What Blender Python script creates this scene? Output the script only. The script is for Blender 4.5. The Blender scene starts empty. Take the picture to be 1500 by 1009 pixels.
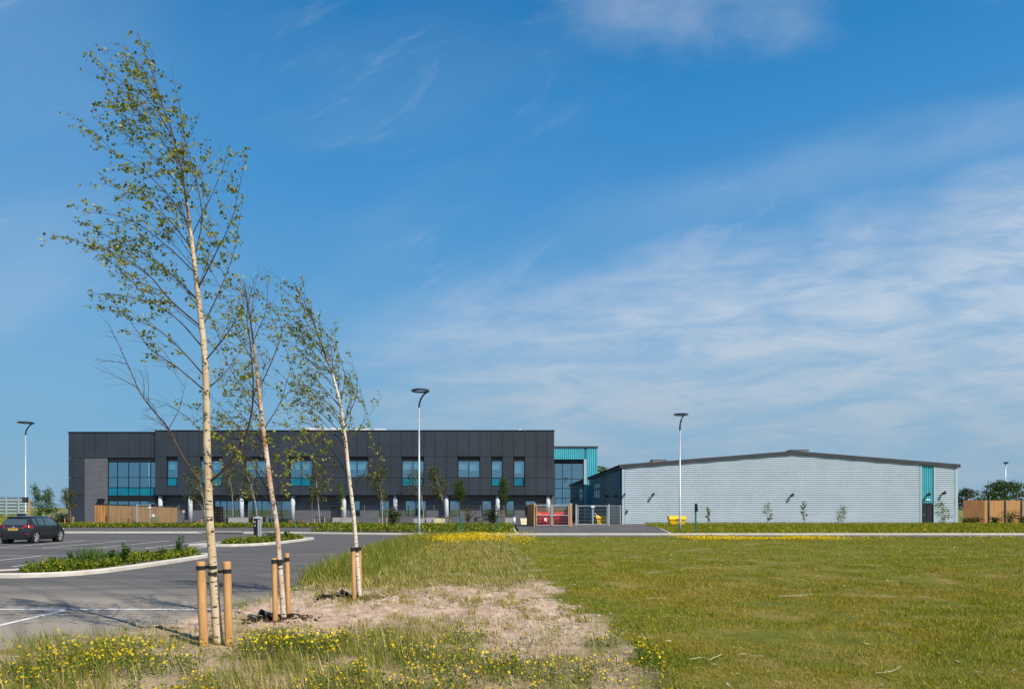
import bpy, math, random
import numpy as np
from mathutils import Vector

# ------------------------------------------------------------------ camera, sky, sun
scene = bpy.context.scene
COL = scene.collection
CAM_H = 1.9
cam_data = bpy.data.cameras.new('camera')
cam = bpy.data.objects.new('camera', cam_data)
COL.objects.link(cam)
cam.location = (0, 0, CAM_H)
cam.rotation_euler = (math.radians(90), 0, 0)
cam_data.sensor_fit = 'HORIZONTAL'
cam_data.sensor_width = 36
cam_data.lens = 24
cam_data.shift_y = 0.159
cam_data.clip_start = 0.05
cam_data.clip_end = 6000
scene.camera = cam

SUN_EL = math.radians(48)
SUN_AZ = math.atan2(0.72, -0.69)          # clockwise from +Y
to_sun = Vector((math.sin(SUN_AZ) * math.cos(SUN_EL), math.cos(SUN_AZ) * math.cos(SUN_EL), math.sin(SUN_EL)))

world = bpy.data.worlds.new('World')
scene.world = world
world.use_nodes = True
wn, wl = world.node_tree.nodes, world.node_tree.links
wn.clear()


def W(kind, **kw):
    n = wn.new(kind)
    for k, v in kw.items():
        setattr(n, k, v)
    return n


def wmath(op, a, b=None, clamp=False):
    n = W('ShaderNodeMath', operation=op, use_clamp=clamp)
    for i, v in enumerate((a, b)):
        if v is None:
            continue
        if isinstance(v, (int, float)):
            n.inputs[i].default_value = v
        else:
            wl.new(v, n.inputs[i])
    return n.outputs[0]


def wsmooth(v, lo, hi):
    n = W('ShaderNodeMapRange', interpolation_type='SMOOTHSTEP')
    n.inputs[1].default_value = lo
    n.inputs[2].default_value = hi
    wl.new(v, n.inputs[0])
    return n.outputs[0]


sky = W('ShaderNodeTexSky', sky_type='NISHITA')
sky.sun_disc = False
sky.sun_elevation = SUN_EL
sky.sun_rotation = SUN_AZ
sky.altitude = 100
sky.air_density = 1.05
sky.dust_density = 0.35
sky.ozone_density = 2.6
tc = W('ShaderNodeTexCoord')
sep = W('ShaderNodeSeparateXYZ')
wl.new(tc.outputs['Generated'], sep.inputs[0])
dx, dy, dz = sep.outputs
ay = wmath('MAXIMUM', wmath('ABSOLUTE', dy), 0.08)
az_ = wmath('DIVIDE', dx, ay)             # tan of azimuth
el_ = wmath('DIVIDE', dz, ay)             # tan of elevation
# cloud-plane coordinates (a flat layer overhead)
zz = wmath('ADD', wmath('MAXIMUM', dz, 0.0), 0.10)
comb = W('ShaderNodeCombineXYZ')
wl.new(wmath('DIVIDE', dx, zz), comb.inputs[0])
wl.new(wmath('DIVIDE', dy, zz), comb.inputs[1])


def wnoise(scale, sx, sy, rot, detail=8, rough=0.55, dist=0.0, off=0.0):
    m = W('ShaderNodeMapping')
    m.inputs['Scale'].default_value = (sx, sy, 1)
    m.inputs['Rotation'].default_value = (0, 0, rot)
    m.inputs['Location'].default_value = (off, off * 1.7, 0)
    wl.new(comb.outputs[0], m.inputs[0])
    n = W('ShaderNodeTexNoise')
    n.inputs['Scale'].default_value = scale
    n.inputs['Detail'].default_value = detail
    n.inputs['Roughness'].default_value = rough
    n.inputs['Distortion'].default_value = dist
    wl.new(m.outputs[0], n.inputs['Vector'])
    return n.outputs[0]


n_broad = wnoise(0.55, 1.0, 1.0, 0.3, 5, 0.5, 0.3, 3.1)
n_wisp = wnoise(1.5, 0.6, 1.7, 0.9, 9, 0.62, 0.5, 7.7)


def anoise(sa, se, scale, shear, detail, rough, dist, off):
    """noise over (azimuth, elevation), sheared so that bands climb to the right"""
    c = W('ShaderNodeCombineXYZ')
    wl.new(wmath('ADD', wmath('MULTIPLY', az_, sa), off), c.inputs[0])
    wl.new(wmath('MULTIPLY', wmath('SUBTRACT', el_, wmath('MULTIPLY', az_, shear)), se), c.inputs[1])
    n = W('ShaderNodeTexNoise')
    n.inputs['Scale'].default_value = scale
    n.inputs['Detail'].default_value = detail
    n.inputs['Roughness'].default_value = rough
    n.inputs['Distortion'].default_value = dist
    wl.new(c.outputs[0], n.inputs['Vector'])
    return n.outputs[0]


n_soft = anoise(1.0, 2.2, 2.2, 0.24, 4, 0.5, 0.3, 4.0)
n_puffy = anoise(1.0, 1.5, 4.0, 0.1, 8, 0.6, 0.3, 9.0)
n_rip = anoise(1.0, 4.2, 7.0, 0.05, 8, 0.6, 0.4, 2.0)
n_streak = anoise(1.0, 2.4, 6.0, 0.45, 9, 0.66, 0.5, 6.0)
s1 = wmath('SUBTRACT', el_, wmath('MULTIPLY', az_, 0.23))
# main veil low on the right, its upper edge climbing to the right
e1 = wmath('ADD', wmath('SUBTRACT', 0.265, s1), wmath('ADD', wmath('MULTIPLY', wmath('SUBTRACT', n_soft, 0.5), 0.20), wmath('MULTIPLY', wmath('SUBTRACT', n_puffy, 0.5), 0.13)))
veil = wmath('MULTIPLY', wsmooth(e1, -0.09, 0.10), wsmooth(az_, -0.50, 0.12))
veil = wmath('MULTIPLY', veil, wmath('ADD', wmath('MULTIPLY', wsmooth(n_rip, 0.30, 0.70), 0.44), 0.33))
veil = wmath('MULTIPLY', veil, wmath('ADD', wmath('MULTIPLY', wsmooth(el_, -0.02, 0.20), 0.50), 0.50))
# second, fainter band above it
e2 = wmath('SUBTRACT', s1, wmath('ADD', 0.385, wmath('MULTIPLY', wmath('SUBTRACT', n_soft, 0.5), 0.16)))
band = wmath('SUBTRACT', 1.0, wsmooth(wmath('ABSOLUTE', e2), 0.0, 0.085))
band = wmath('MULTIPLY', wmath('MULTIPLY', band, wsmooth(az_, -0.1, 0.5)), wmath('ADD', wmath('MULTIPLY', n_puffy, 0.30), 0.0))
# cloud high overhead
ddx = wmath('DIVIDE', wmath('SUBTRACT', az_, 0.26), 0.27)
ddy = wmath('DIVIDE', wmath('SUBTRACT', el_, 0.80), 0.15)
dd = wmath('ADD', wmath('MULTIPLY', ddx, ddx), wmath('MULTIPLY', ddy, ddy))
puff = wsmooth(wmath('ADD', wmath('SUBTRACT', 1.0, dd), wmath('MULTIPLY', wmath('SUBTRACT', n_puffy, 0.5), 2.2)), -0.1, 1.5)
puff = wmath('MULTIPLY', puff, 0.50)
d2x = wmath('DIVIDE', wmath('SUBTRACT', az_, 0.09), 0.15)
d2y = wmath('DIVIDE', wmath('SUBTRACT', el_, 0.30), 0.065)
d2 = wmath('ADD', wmath('MULTIPLY', d2x, d2x), wmath('MULTIPLY', d2y, d2y))
puff2 = wsmooth(wmath('ADD', wmath('SUBTRACT', 1.0, d2), wmath('MULTIPLY', wmath('SUBTRACT', n_puffy, 0.5), 2.6)), 0.0, 1.6)
puff2 = wmath('MULTIPLY', puff2, 0.30)
# feathery cirrus and a thin milky film
cirrus = wmath('MULTIPLY', wsmooth(n_streak, 0.52, 0.80), wsmooth(n_soft, 0.42, 0.62))
cirrus = wmath('MULTIPLY', cirrus, 0.20)
film = wmath('MULTIPLY', wmath('MULTIPLY', wsmooth(n_soft, 0.42, 0.72), 0.10), wmath('SUBTRACT', 1.15, el_))
leftfilm = wmath('MULTIPLY', wmath('SUBTRACT', 1.0, wsmooth(az_, -0.70, -0.30)), wmath('MULTIPLY', n_soft, 0.20))
cloud = wmath('ADD', wmath('MAXIMUM', wmath('MAXIMUM', veil, puff), wmath('MAXIMUM', puff2, band)), wmath('ADD', wmath('ADD', cirrus, film), leftfilm), True)
# clear-sky colour by elevation, blended with the physical sky
EXP = 0.70


def skycol(r, g, b):
    f = lambda c: ((c / 255 + 0.055) / 1.055) ** 2.4
    k = 1.0 / (2 ** EXP) / 0.10
    return (f(r) * k / 8, f(g) * k / 8, f(b) * k / 8, 1)


ramp = W('ShaderNodeValToRGB')
cr = ramp.color_ramp
stops = [(0.0, (122, 168, 198)), (0.05, (117, 169, 203)), (0.14, (110, 169, 208)), (0.24, (97, 163, 212)), (0.40, (72, 148, 208)), (0.50, (54, 137, 200)), (0.585, (36, 123, 187)), (0.75, (32, 98, 168)), (1.0, (26, 84, 150))]
while len(cr.elements) < len(stops):
    cr.elements.new(0.5)
for e, (p, c) in zip(cr.elements, stops):
    e.position = p
    e.color = skycol(*c)
wl.new(wmath('MAXIMUM', dz, 0.0), ramp.inputs[0])
rs = W('ShaderNodeVectorMath', operation='SCALE')
rs.inputs['Scale'].default_value = 8.0
wl.new(ramp.outputs[0], rs.inputs[0])
base = W('ShaderNodeMix', data_type='RGBA')
base.inputs[0].default_value = 0.97
wl.new(sky.outputs[0], base.inputs[6])
wl.new(rs.outputs[0], base.inputs[7])
mixc = W('ShaderNodeMix', data_type='RGBA')
wl.new(cloud, mixc.inputs[0])
wl.new(base.outputs[2], mixc.inputs[6])
cs = W('ShaderNodeVectorMath', operation='SCALE')
cs.inputs[0].default_value = (3.7, 4.12, 4.62)
wl.new(wmath('ADD', 0.74, wmath('MULTIPLY', wsmooth(el_, -0.02, 0.34), 0.28)), cs.inputs['Scale'])
wl.new(cs.outputs[0], mixc.inputs[7])
bg = W('ShaderNodeBackground')
bg.inputs['Strength'].default_value = 0.10
wl.new(mixc.outputs[2], bg.inputs['Color'])
wo = W('ShaderNodeOutputWorld')
wl.new(bg.outputs[0], wo.inputs['Surface'])

sun_data = bpy.data.lights.new('sun', 'SUN')
sun_data.energy = 3.6
sun_data.angle = math.radians(0.5)
sun_data.color = (1.0, 0.93, 0.82)
sun = bpy.data.objects.new('sun', sun_data)
COL.objects.link(sun)
sun.location = (40, -40, 60)
sun.rotation_euler = (-to_sun).to_track_quat('-Z', 'Y').to_euler()

scene.view_settings.view_transform = 'Standard'
scene.view_settings.look = 'None'
scene.view_settings.exposure = EXP
scene.view_settings.gamma = 1.0
scene.cycles.max_bounces = 6
scene.cycles.transparent_max_bounces = 12

rng = np.random.default_rng(7)
random.seed(7)
F = 1000.0
HZ = 743.0


def gx(px, Z):
    return (px - 750) * Z / F


def gz(py, Z):
    return CAM_H - (py - HZ) * Z / F


def pt(px, py, Z):
    return np.array([gx(px, Z), Z, gz(py, Z)])


# ------------------------------------------------------------------ materials
def srgb(r, g, b):
    f = lambda c: ((c / 255 + 0.055) / 1.055) ** 2.4 if c > 10 else c / 255 / 12.92
    return (f(r), f(g), f(b))


def mat(name, col, rough=0.6, metal=0.0, var=0.0, scale=4.0, col2=None, bump=0.0, bscale=60.0, stretch=(1, 1, 1), spec=0.5, detail=6):
    m = bpy.data.materials.new(name)
    m.use_nodes = True
    nt = m.node_tree
    b = nt.nodes['Principled BSDF']
    b.inputs['Roughness'].default_value = rough
    b.inputs['Metallic'].default_value = metal
    b.inputs['Specular IOR Level'].default_value = spec
    t = nt.nodes.new('ShaderNodeTexCoord')
    mp = nt.nodes.new('ShaderNodeMapping')
    mp.inputs['Scale'].default_value = stretch
    nt.links.new(t.outputs['Object'], mp.inputs[0])
    n = nt.nodes.new('ShaderNodeTexNoise')
    n.inputs['Scale'].default_value = scale
    n.inputs['Detail'].default_value = detail
    n.inputs['Roughness'].default_value = 0.6
    nt.links.new(mp.outputs[0], n.inputs['Vector'])
    r = nt.nodes.new('ShaderNodeValToRGB')
    r.color_ramp.elements[0].position = 0.32
    r.color_ramp.elements[1].position = 0.68
    c2 = col2 if col2 else tuple(min(1, c * (1 + var)) for c in col)
    c1 = col if col2 else tuple(c * (1 - var) for c in col)
    r.color_ramp.elements[0].color = (*c1, 1)
    r.color_ramp.elements[1].color = (*c2, 1)
    nt.links.new(n.outputs[0], r.inputs[0])
    nt.links.new(r.outputs[0], b.inputs['Base Color'])
    if bump:
        n2 = nt.nodes.new('ShaderNodeTexNoise')
        n2.inputs['Scale'].default_value = bscale
        n2.inputs['Detail'].default_value = 4
        nt.links.new(mp.outputs[0], n2.inputs['Vector'])
        bp = nt.nodes.new('ShaderNodeBump')
        bp.inputs['Strength'].default_value = bump
        bp.inputs['Distance'].default_value = 0.02
        nt.links.new(n2.outputs[0], bp.inputs['Height'])
        nt.links.new(bp.outputs[0], b.inputs['Normal'])
    return m


def leaf_mat(name, trans=0.35, rough=0.55):
    m = bpy.data.materials.new(name)
    m.use_nodes = True
    nt = m.node_tree
    b = nt.nodes['Principled BSDF']
    b.inputs['Roughness'].default_value = rough
    b.inputs['Specular IOR Level'].default_value = 0.12
    a = nt.nodes.new('ShaderNodeAttribute')
    a.attribute_name = 'tint'
    nt.links.new(a.outputs['Color'], b.inputs['Base Color'])
    tr = nt.nodes.new('ShaderNodeBsdfTranslucent')
    nt.links.new(a.outputs['Color'], tr.inputs['Color'])
    mx = nt.nodes.new('ShaderNodeMixShader')
    mx.inputs[0].default_value = trans
    nt.links.new(b.outputs[0], mx.inputs[1])
    nt.links.new(tr.outputs[0], mx.inputs[2])
    nt.links.new(mx.outputs[0], nt.nodes['Material Output'].inputs['Surface'])
    return m


def glass_mat(name, tint, refl, fac):
    m = bpy.data.materials.new(name)
    m.use_nodes = True
    nt = m.node_tree
    nt.nodes.remove(nt.nodes['Principled BSDF'])
    tr = nt.nodes.new('ShaderNodeBsdfTransparent')
    tr.inputs[0].default_value = (*tint, 1)
    gl = nt.nodes.new('ShaderNodeBsdfGlossy')
    gl.inputs['Color'].default_value = (*refl, 1)
    gl.inputs['Roughness'].default_value = 0.02
    mx = nt.nodes.new('ShaderNodeMixShader')
    mx.inputs[0].default_value = fac
    nt.links.new(tr.outputs[0], mx.inputs[1])
    nt.links.new(gl.outputs[0], mx.inputs[2])
    nt.links.new(mx.outputs[0], nt.nodes['Material Output'].inputs['Surface'])
    return m


def bark_mat(name, light, light2, dark, zs=38.0, thr=0.60):
    m = bpy.data.materials.new(name)
    m.use_nodes = True
    nt = m.node_tree
    b = nt.nodes['Principled BSDF']
    b.inputs['Roughness'].default_value = 0.75
    t = nt.nodes.new('ShaderNodeTexCoord')

    def nz(sc, st, det):
        mp = nt.nodes.new('ShaderNodeMapping')
        mp.inputs['Scale'].default_value = st
        nt.links.new(t.outputs['Object'], mp.inputs[0])
        n = nt.nodes.new('ShaderNodeTexNoise')
        n.inputs['Scale'].default_value = sc
        n.inputs['Detail'].default_value = det
        nt.links.new(mp.outputs[0], n.inputs['Vector'])
        return n.outputs[0]

    n1 = nz(1.6, (1, 1, 1), 4)
    n2 = nz(zs / 4, (1, 1, 4.5), 3)
    r1 = nt.nodes.new('ShaderNodeValToRGB')
    r1.color_ramp.elements[0].position = 0.44
    r1.color_ramp.elements[0].color = (*light, 1)
    r1.color_ramp.elements[1].position = 0.62
    r1.color_ramp.elements[1].color = (*light2, 1)
    nt.links.new(n1, r1.inputs[0])
    r2 = nt.nodes.new('ShaderNodeValToRGB')
    r2.color_ramp.elements[0].position = thr
    r2.color_ramp.elements[0].color = (0, 0, 0, 1)
    r2.color_ramp.elements[1].position = thr + 0.06
    r2.color_ramp.elements[1].color = (1, 1, 1, 1)
    nt.links.new(n2, r2.inputs[0])
    mx = nt.nodes.new('ShaderNodeMix')
    mx.data_type = 'RGBA'
    nt.links.new(r2.outputs[0], mx.inputs[0])
    nt.links.new(r1.outputs[0], mx.inputs[6])
    mx.inputs[7].default_value = (*dark, 1)
    nt.links.new(mx.outputs[2], b.inputs['Base Color'])
    return m


M = {}
M['clad'] = mat('charcoal_panel', (0.034, 0.043, 0.056), 0.52, 0, 0.18, 0.25, spec=0.4)
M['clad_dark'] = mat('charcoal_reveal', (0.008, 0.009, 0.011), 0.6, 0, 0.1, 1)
M['trim_black'] = mat('black_trim', (0.010, 0.011, 0.013), 0.45, 0, 0.15, 2)
M['brick'] = mat('grey_brick', (0.112, 0.117, 0.132), 0.85, 0, 0.22, 1.3, stretch=(0.6, 1, 9), bump=0.3, bscale=14)
M['column'] = mat('pale_column_paint', (0.46, 0.50, 0.54), 0.8, 0, 0.06, 2)
M['core'] = mat('dark_interior', (0.015, 0.020, 0.024), 0.9, 0, 0.2, 0.7)
M['pane'] = glass_mat('window_glass', (0.42, 0.68, 0.75), (0.56, 0.80, 0.90), 0.52)
M['spandrel'] = mat('teal_spandrel_glass', (0.002, 0.165, 0.25), 0.12, 0, 0.15, 0.8, spec=0.6)
M['blind'] = mat('pale_blind', (0.70, 0.76, 0.76), 0.8, 0, 0.05, 2)
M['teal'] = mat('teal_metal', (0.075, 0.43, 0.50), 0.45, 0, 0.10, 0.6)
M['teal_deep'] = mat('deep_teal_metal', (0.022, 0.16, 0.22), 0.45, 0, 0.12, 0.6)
M['silver'] = mat('silver_cladding', (0.57, 0.65, 0.71), 0.42, 0, 0.05, 0.5)
M['silver_trim'] = mat('silver_trim', (0.42, 0.52, 0.57), 0.45, 0, 0.05, 0.5)
M['side_rib'] = mat('shaded_silver_cladding', (0.20, 0.30, 0.35), 0.45, 0, 0.05, 0.5)  # silver cladding again, shade of the hall's side wall put into its colour
M['roof'] = mat('dark_grey_roof', (0.048, 0.050, 0.056), 0.5, 0, 0.15, 0.6)
M['unit'] = mat('galvanised_unit', (0.30, 0.30, 0.30), 0.5, 0.2, 0.15, 1.5)
M['galv'] = mat('galvanised_steel', (0.46, 0.50, 0.53), 0.42, 0.35, 0.12, 3)
M['steel_dull'] = mat('dull_steel', (0.22, 0.23, 0.24), 0.5, 0.4, 0.15, 3)
M['lamp_dark'] = mat('dark_lamp_metal', (0.030, 0.036, 0.042), 0.4, 0.3, 0.15, 3)
M['lens'] = mat('lamp_lens', (0.55, 0.55, 0.52), 0.3, 0, 0.05, 3)
M['timber'] = mat('larch_boards', srgb(208, 158, 96), 0.8, 0, 0, 1.2, col2=srgb(172, 122, 72), stretch=(7, 7, 0.5), bump=0.2, bscale=8)
M['timber_grey'] = mat('weathered_boards', srgb(176, 142, 98), 0.85, 0, 0, 1.2, col2=srgb(142, 112, 78), stretch=(7, 7, 0.5), bump=0.2, bscale=8)
M['timber_side'] = mat('brown_boards', srgb(150, 104, 62), 0.85, 0, 0, 1.2, col2=srgb(120, 84, 50), stretch=(7, 7, 0.5))
M['stake'] = mat('stake_wood', srgb(206, 160, 104), 0.75, 0, 0, 2.2, col2=srgb(168, 122, 76), stretch=(6, 6, 0.8), bump=0.25, bscale=30)
M['rubber'] = mat('black_rubber', (0.012, 0.012, 0.013), 0.6, 0, 0.3, 9)
M['bark'] = bark_mat('birch_bark', (0.58, 0.47, 0.32), (0.48, 0.34, 0.19), (0.07, 0.045, 0.03))
M['bark_red'] = bark_mat('peeling_birch_bark', (0.60, 0.50, 0.40), (0.42, 0.20, 0.09), (0.08, 0.05, 0.035))
M['bark_white'] = bark_mat('white_birch_bark', (0.66, 0.60, 0.50), (0.56, 0.47, 0.35), (0.06, 0.045, 0.035))
M['bark_small'] = mat('pale_sapling_bark', (0.36, 0.33, 0.30), 0.8, 0, 0.25, 5)
M['bark_dull'] = mat('brown_sapling_bark', (0.20, 0.15, 0.11), 0.85, 0, 0.3, 5)
M['twig'] = mat('dark_twig_bark', (0.060, 0.034, 0.024), 0.8, 0, 0.35, 9)
M['young_bark'] = mat('young_brown_bark', (0.20, 0.12, 0.075), 0.8, 0, 0, 9, col2=(0.40, 0.30, 0.20))
M['knot'] = mat('dark_bark_scar', (0.05, 0.033, 0.024), 0.9, 0, 0.3, 20)
M['leaf'] = leaf_mat('leaf', 0.48)
M['grassm'] = leaf_mat('grass_blade', 0.30, 0.6)
M['petal'] = leaf_mat('petal', 0.25, 0.6)
M['kerb'] = mat('concrete_kerb', (0.56, 0.52, 0.45), 0.9, 0, 0.12, 2.2, bump=0.2, bscale=40)
M['kerb_dirty'] = mat('dusty_kerb', (0.42, 0.35, 0.27), 0.95, 0, 0, 1.4, col2=(0.30, 0.24, 0.18), bump=0.3, bscale=30)
M['paint'] = mat('white_road_paint', (0.66, 0.65, 0.62), 0.8, 0, 0.14, 6)
M['paint_worn'] = mat('worn_road_paint', (0.60, 0.59, 0.56), 0.85, 0, 0.3, 3)
M['bedsoil'] = mat('bark_mulch_soil', (0.075, 0.050, 0.035), 0.95, 0, 0.45, 14, bump=0.8, bscale=30)
M['planter'] = mat('pale_grey_planter', (0.36, 0.34, 0.33), 0.85, 0, 0.12, 2, stretch=(1, 1, 6))
M['cream'] = mat('cream_panel', (0.66, 0.60, 0.38), 0.7, 0, 0.06, 2)
M['terracotta'] = mat('terracotta', (0.24, 0.14, 0.09), 0.85, 0, 0.15, 4)
M['white'] = mat('white_plastic', (0.75, 0.75, 0.74), 0.5, 0, 0.04, 3)
M['yellow'] = mat('yellow_plastic', (0.80, 0.47, 0.01), 0.45, 0, 0.10, 3)
M['red'] = mat('red_painted_steel', (0.60, 0.028, 0.025), 0.5, 0, 0.15, 2)
M['green'] = mat('green_paint', (0.010, 0.15, 0.085), 0.45, 0, 0.12, 3)
M['orange'] = mat('orange_label', (0.75, 0.25, 0.03), 0.6, 0, 0.05, 3)
M['carpaint'] = mat('dark_grey_car_paint', (0.030, 0.037, 0.045), 0.22, 0.35, 0.05, 2, spec=0.6)
M['carblue'] = mat('navy_car_paint', (0.018, 0.024, 0.045), 0.22, 0.35, 0.05, 2, spec=0.6)
M['carglass'] = mat('car_glass', (0.12, 0.17, 0.17), 0.06, 0.55, 0.05, 2, spec=0.9)
M['tyre'] = mat('tyre_rubber', (0.012, 0.012, 0.012), 0.8, 0, 0.2, 10)
M['alloy'] = mat('alloy_rim', (0.55, 0.56, 0.58), 0.3, 0.7, 0.05, 5)
M['redlamp'] = mat('red_lamp_plastic', (0.50, 0.008, 0.02), 0.4, 0, 0.15, 6, spec=0.4)
M['plate'] = mat('yellow_plate', (0.72, 0.42, 0.03), 0.5, 0, 0.03, 3)
M['straw'] = mat('dry_straw', (0.62, 0.54, 0.36), 0.8, 0, 0.12, 20)
M['stone'] = mat('pale_pebble', (0.42, 0.34, 0.26), 0.9, 0, 0.3, 12)
M['mulch'] = mat('dark_mulch', (0.055, 0.036, 0.025), 0.95, 0, 0.4, 25)
M['shut'] = mat('dark_door_paint', (0.018, 0.020, 0.026), 0.45, 0, 0.1, 2)


def ramp_mat_asphalt():
    m = bpy.data.materials.new('asphalt')
    m.use_nodes = True
    nt = m.node_tree
    b = nt.nodes['Principled BSDF']
    b.inputs['Roughness'].default_value = 0.88
    t = nt.nodes.new('ShaderNodeTexCoord')

    def nz(sc, st=(1, 1, 1), det=6, dist=0):
        mp = nt.nodes.new('ShaderNodeMapping')
        mp.inputs['Scale'].default_value = st
        nt.links.new(t.outputs['Object'], mp.inputs[0])
        n = nt.nodes.new('ShaderNodeTexNoise')
        n.inputs['Scale'].default_value = sc
        n.inputs['Detail'].default_value = det
        n.inputs['Distortion'].default_value = dist
        nt.links.new(mp.outputs[0], n.inputs['Vector'])
        return n.outputs[0]

    def ma(op, a, bb):
        n = nt.nodes.new('ShaderNodeMath')
        n.operation = op
        for i, v in enumerate((a, bb)):
            if isinstance(v, (int, float)):
                n.inputs[i].default_value = v
            else:
                nt.links.new(v, n.inputs[i])
        return n.outputs[0]

    def mixc(f, a, bb):
        n = nt.nodes.new('ShaderNodeMix')
        n.data_type = 'RGBA'
        nt.links.new(f, n.inputs[0])
        for i, v in ((6, a), (7, bb)):
            if isinstance(v, tuple):
                n.inputs[i].default_value = (*v, 1)
            else:
                nt.links.new(v, n.inputs[i])
        return n.outputs[2]

    def mr(v, lo, hi):
        n = nt.nodes.new('ShaderNodeMapRange')
        n.interpolation_type = 'SMOOTHSTEP'
        n.inputs[1].default_value = lo
        n.inputs[2].default_value = hi
        nt.links.new(v, n.inputs[0])
        return n.outputs[0]

    fine = nz(55, det=3)
    broad = nz(0.22, det=5)
    streak = nz(0.6, (0.25, 1.6, 1), 7, 0.6)
    base = mixc(mr(fine, 0.3, 0.7), (0.066, 0.060, 0.054), (0.125, 0.114, 0.102))
    base = mixc(mr(streak, 0.42, 0.75), base, (0.125, 0.115, 0.104))
    base = mixc(ma('MULTIPLY', mr(broad, 0.45, 0.7), 0.5), base, (0.060, 0.060, 0.062))
    mid = nz(3.2, (1, 1, 1), 9)
    base = mixc(ma('MULTIPLY', mr(mid, 0.50, 0.72), 0.45), base, (0.060, 0.056, 0.052))
    spot = nz(0.9, (1, 1, 1), 2)
    base = mixc(ma('MULTIPLY', mr(spot, 0.66, 0.76), 0.55), base, (0.042, 0.040, 0.038))
    sp = nt.nodes.new('ShaderNodeSeparateXYZ')
    nt.links.new(t.outputs['Object'], sp.inputs[0])
    # trodden-in earth blown off the verge
    near = ma('ADD', ma('MULTIPLY', mr(sp.outputs[1], 21, 8.5), 1.0), ma('MULTIPLY', ma('SUBTRACT', streak, 0.5), 1.0))
    base = mixc(ma('MULTIPLY', mr(near, 0.05, 0.95), 0.75), base, (0.34, 0.285, 0.22))
    # tyre-polished arcs
    wv = nt.nodes.new('ShaderNodeTexWave')
    wv.wave_type = 'RINGS'
    wv.rings_direction = 'Z'
    wv.inputs['Scale'].default_value = 0.32
    wv.inputs['Distortion'].default_value = 2.2
    wv.inputs['Detail'].default_value = 2
    wv.inputs['Detail Scale'].default_value = 0.6
    mp = nt.nodes.new('ShaderNodeMapping')
    mp.inputs['Location'].default_value = (28, 4, 0)
    nt.links.new(t.outputs['Object'], mp.inputs[0])
    nt.links.new(mp.outputs[0], wv.inputs[0])
    base = mixc(ma('MULTIPLY', mr(wv.outputs[1], 0.75, 1.0), 0.30), base, (0.052, 0.052, 0.054))
    nt.links.new(base, b.inputs['Base Color'])
    bp = nt.nodes.new('ShaderNodeBump')
    bp.inputs['Strength'].default_value = 0.35
    bp.inputs['Distance'].default_value = 0.01
    nt.links.new(fine, bp.inputs['Height'])
    nt.links.new(bp.outputs[0], b.inputs['Normal'])
    return m


M['asphalt'] = ramp_mat_asphalt()


def earth_mat():
    """soil where the attribute 'turf' is 0, thin turf where it is 1"""
    m = bpy.data.materials.new('verge_earth')
    m.use_nodes = True
    nt = m.node_tree
    b = nt.nodes['Principled BSDF']
    b.inputs['Roughness'].default_value = 0.95
    b.inputs['Specular IOR Level'].default_value = 0.1
    t = nt.nodes.new('ShaderNodeTexCoord')

    def nz(sc, det=6):
        n = nt.nodes.new('ShaderNodeTexNoise')
        n.inputs['Scale'].default_value = sc
        n.inputs['Detail'].default_value = det
        n.inputs['Roughness'].default_value = 0.65
        nt.links.new(t.outputs['Object'], n.inputs['Vector'])
        return n.outputs[0]

    def ramp(v, stops):
        r = nt.nodes.new('ShaderNodeValToRGB')
        while len(r.color_ramp.elements) < len(stops):
            r.color_ramp.elements.new(0.5)
        for e, (p, c) in zip(r.color_ramp.elements, stops):
            e.position = p
            e.color = (*c, 1)
        nt.links.new(v, r.inputs[0])
        return r.outputs[0]

    soil = ramp(nz(5.5, 8), [(0.30, (0.24, 0.15, 0.10)), (0.45, (0.42, 0.295, 0.21)), (0.60, (0.52, 0.39, 0.29)), (0.72, (0.62, 0.50, 0.40))])
    turf = ramp(nz(0.9, 9), [(0.30, (0.070, 0.092, 0.008)), (0.46, (0.125, 0.135, 0.014)), (0.58, (0.19, 0.155, 0.034)), (0.70, (0.34, 0.24, 0.11))])
    a = nt.nodes.new('ShaderNodeAttribute')
    a.attribute_name = 'turf'
    mx = nt.nodes.new('ShaderNodeMix')
    mx.data_type = 'RGBA'
    nt.links.new(a.outputs['Fac'], mx.inputs[0])
    nt.links.new(soil, mx.inputs[6])
    nt.links.new(turf, mx.inputs[7])
    nt.links.new(mx.outputs[2], b.inputs['Base Color'])
    bp = nt.nodes.new('ShaderNodeBump')
    bp.inputs['Strength'].default_value = 0.9
    bp.inputs['Distance'].default_value = 0.03
    nt.links.new(nz(22, 7), bp.inputs['Height'])
    nt.links.new(bp.outputs[0], b.inputs['Normal'])
    return m


M['earth'] = earth_mat()
M['far_grass'] = mat('far_grass', (0.10, 0.115, 0.013), 0.95, 0, 0, 0.5, col2=(0.19, 0.165, 0.03), bump=0.5, bscale=6)
M['bank_grass'] = mat('bank_grass', (0.085, 0.125, 0.025), 0.95, 0, 0, 1.2, col2=(0.17, 0.19, 0.06), bump=0.5, bscale=6)


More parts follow.
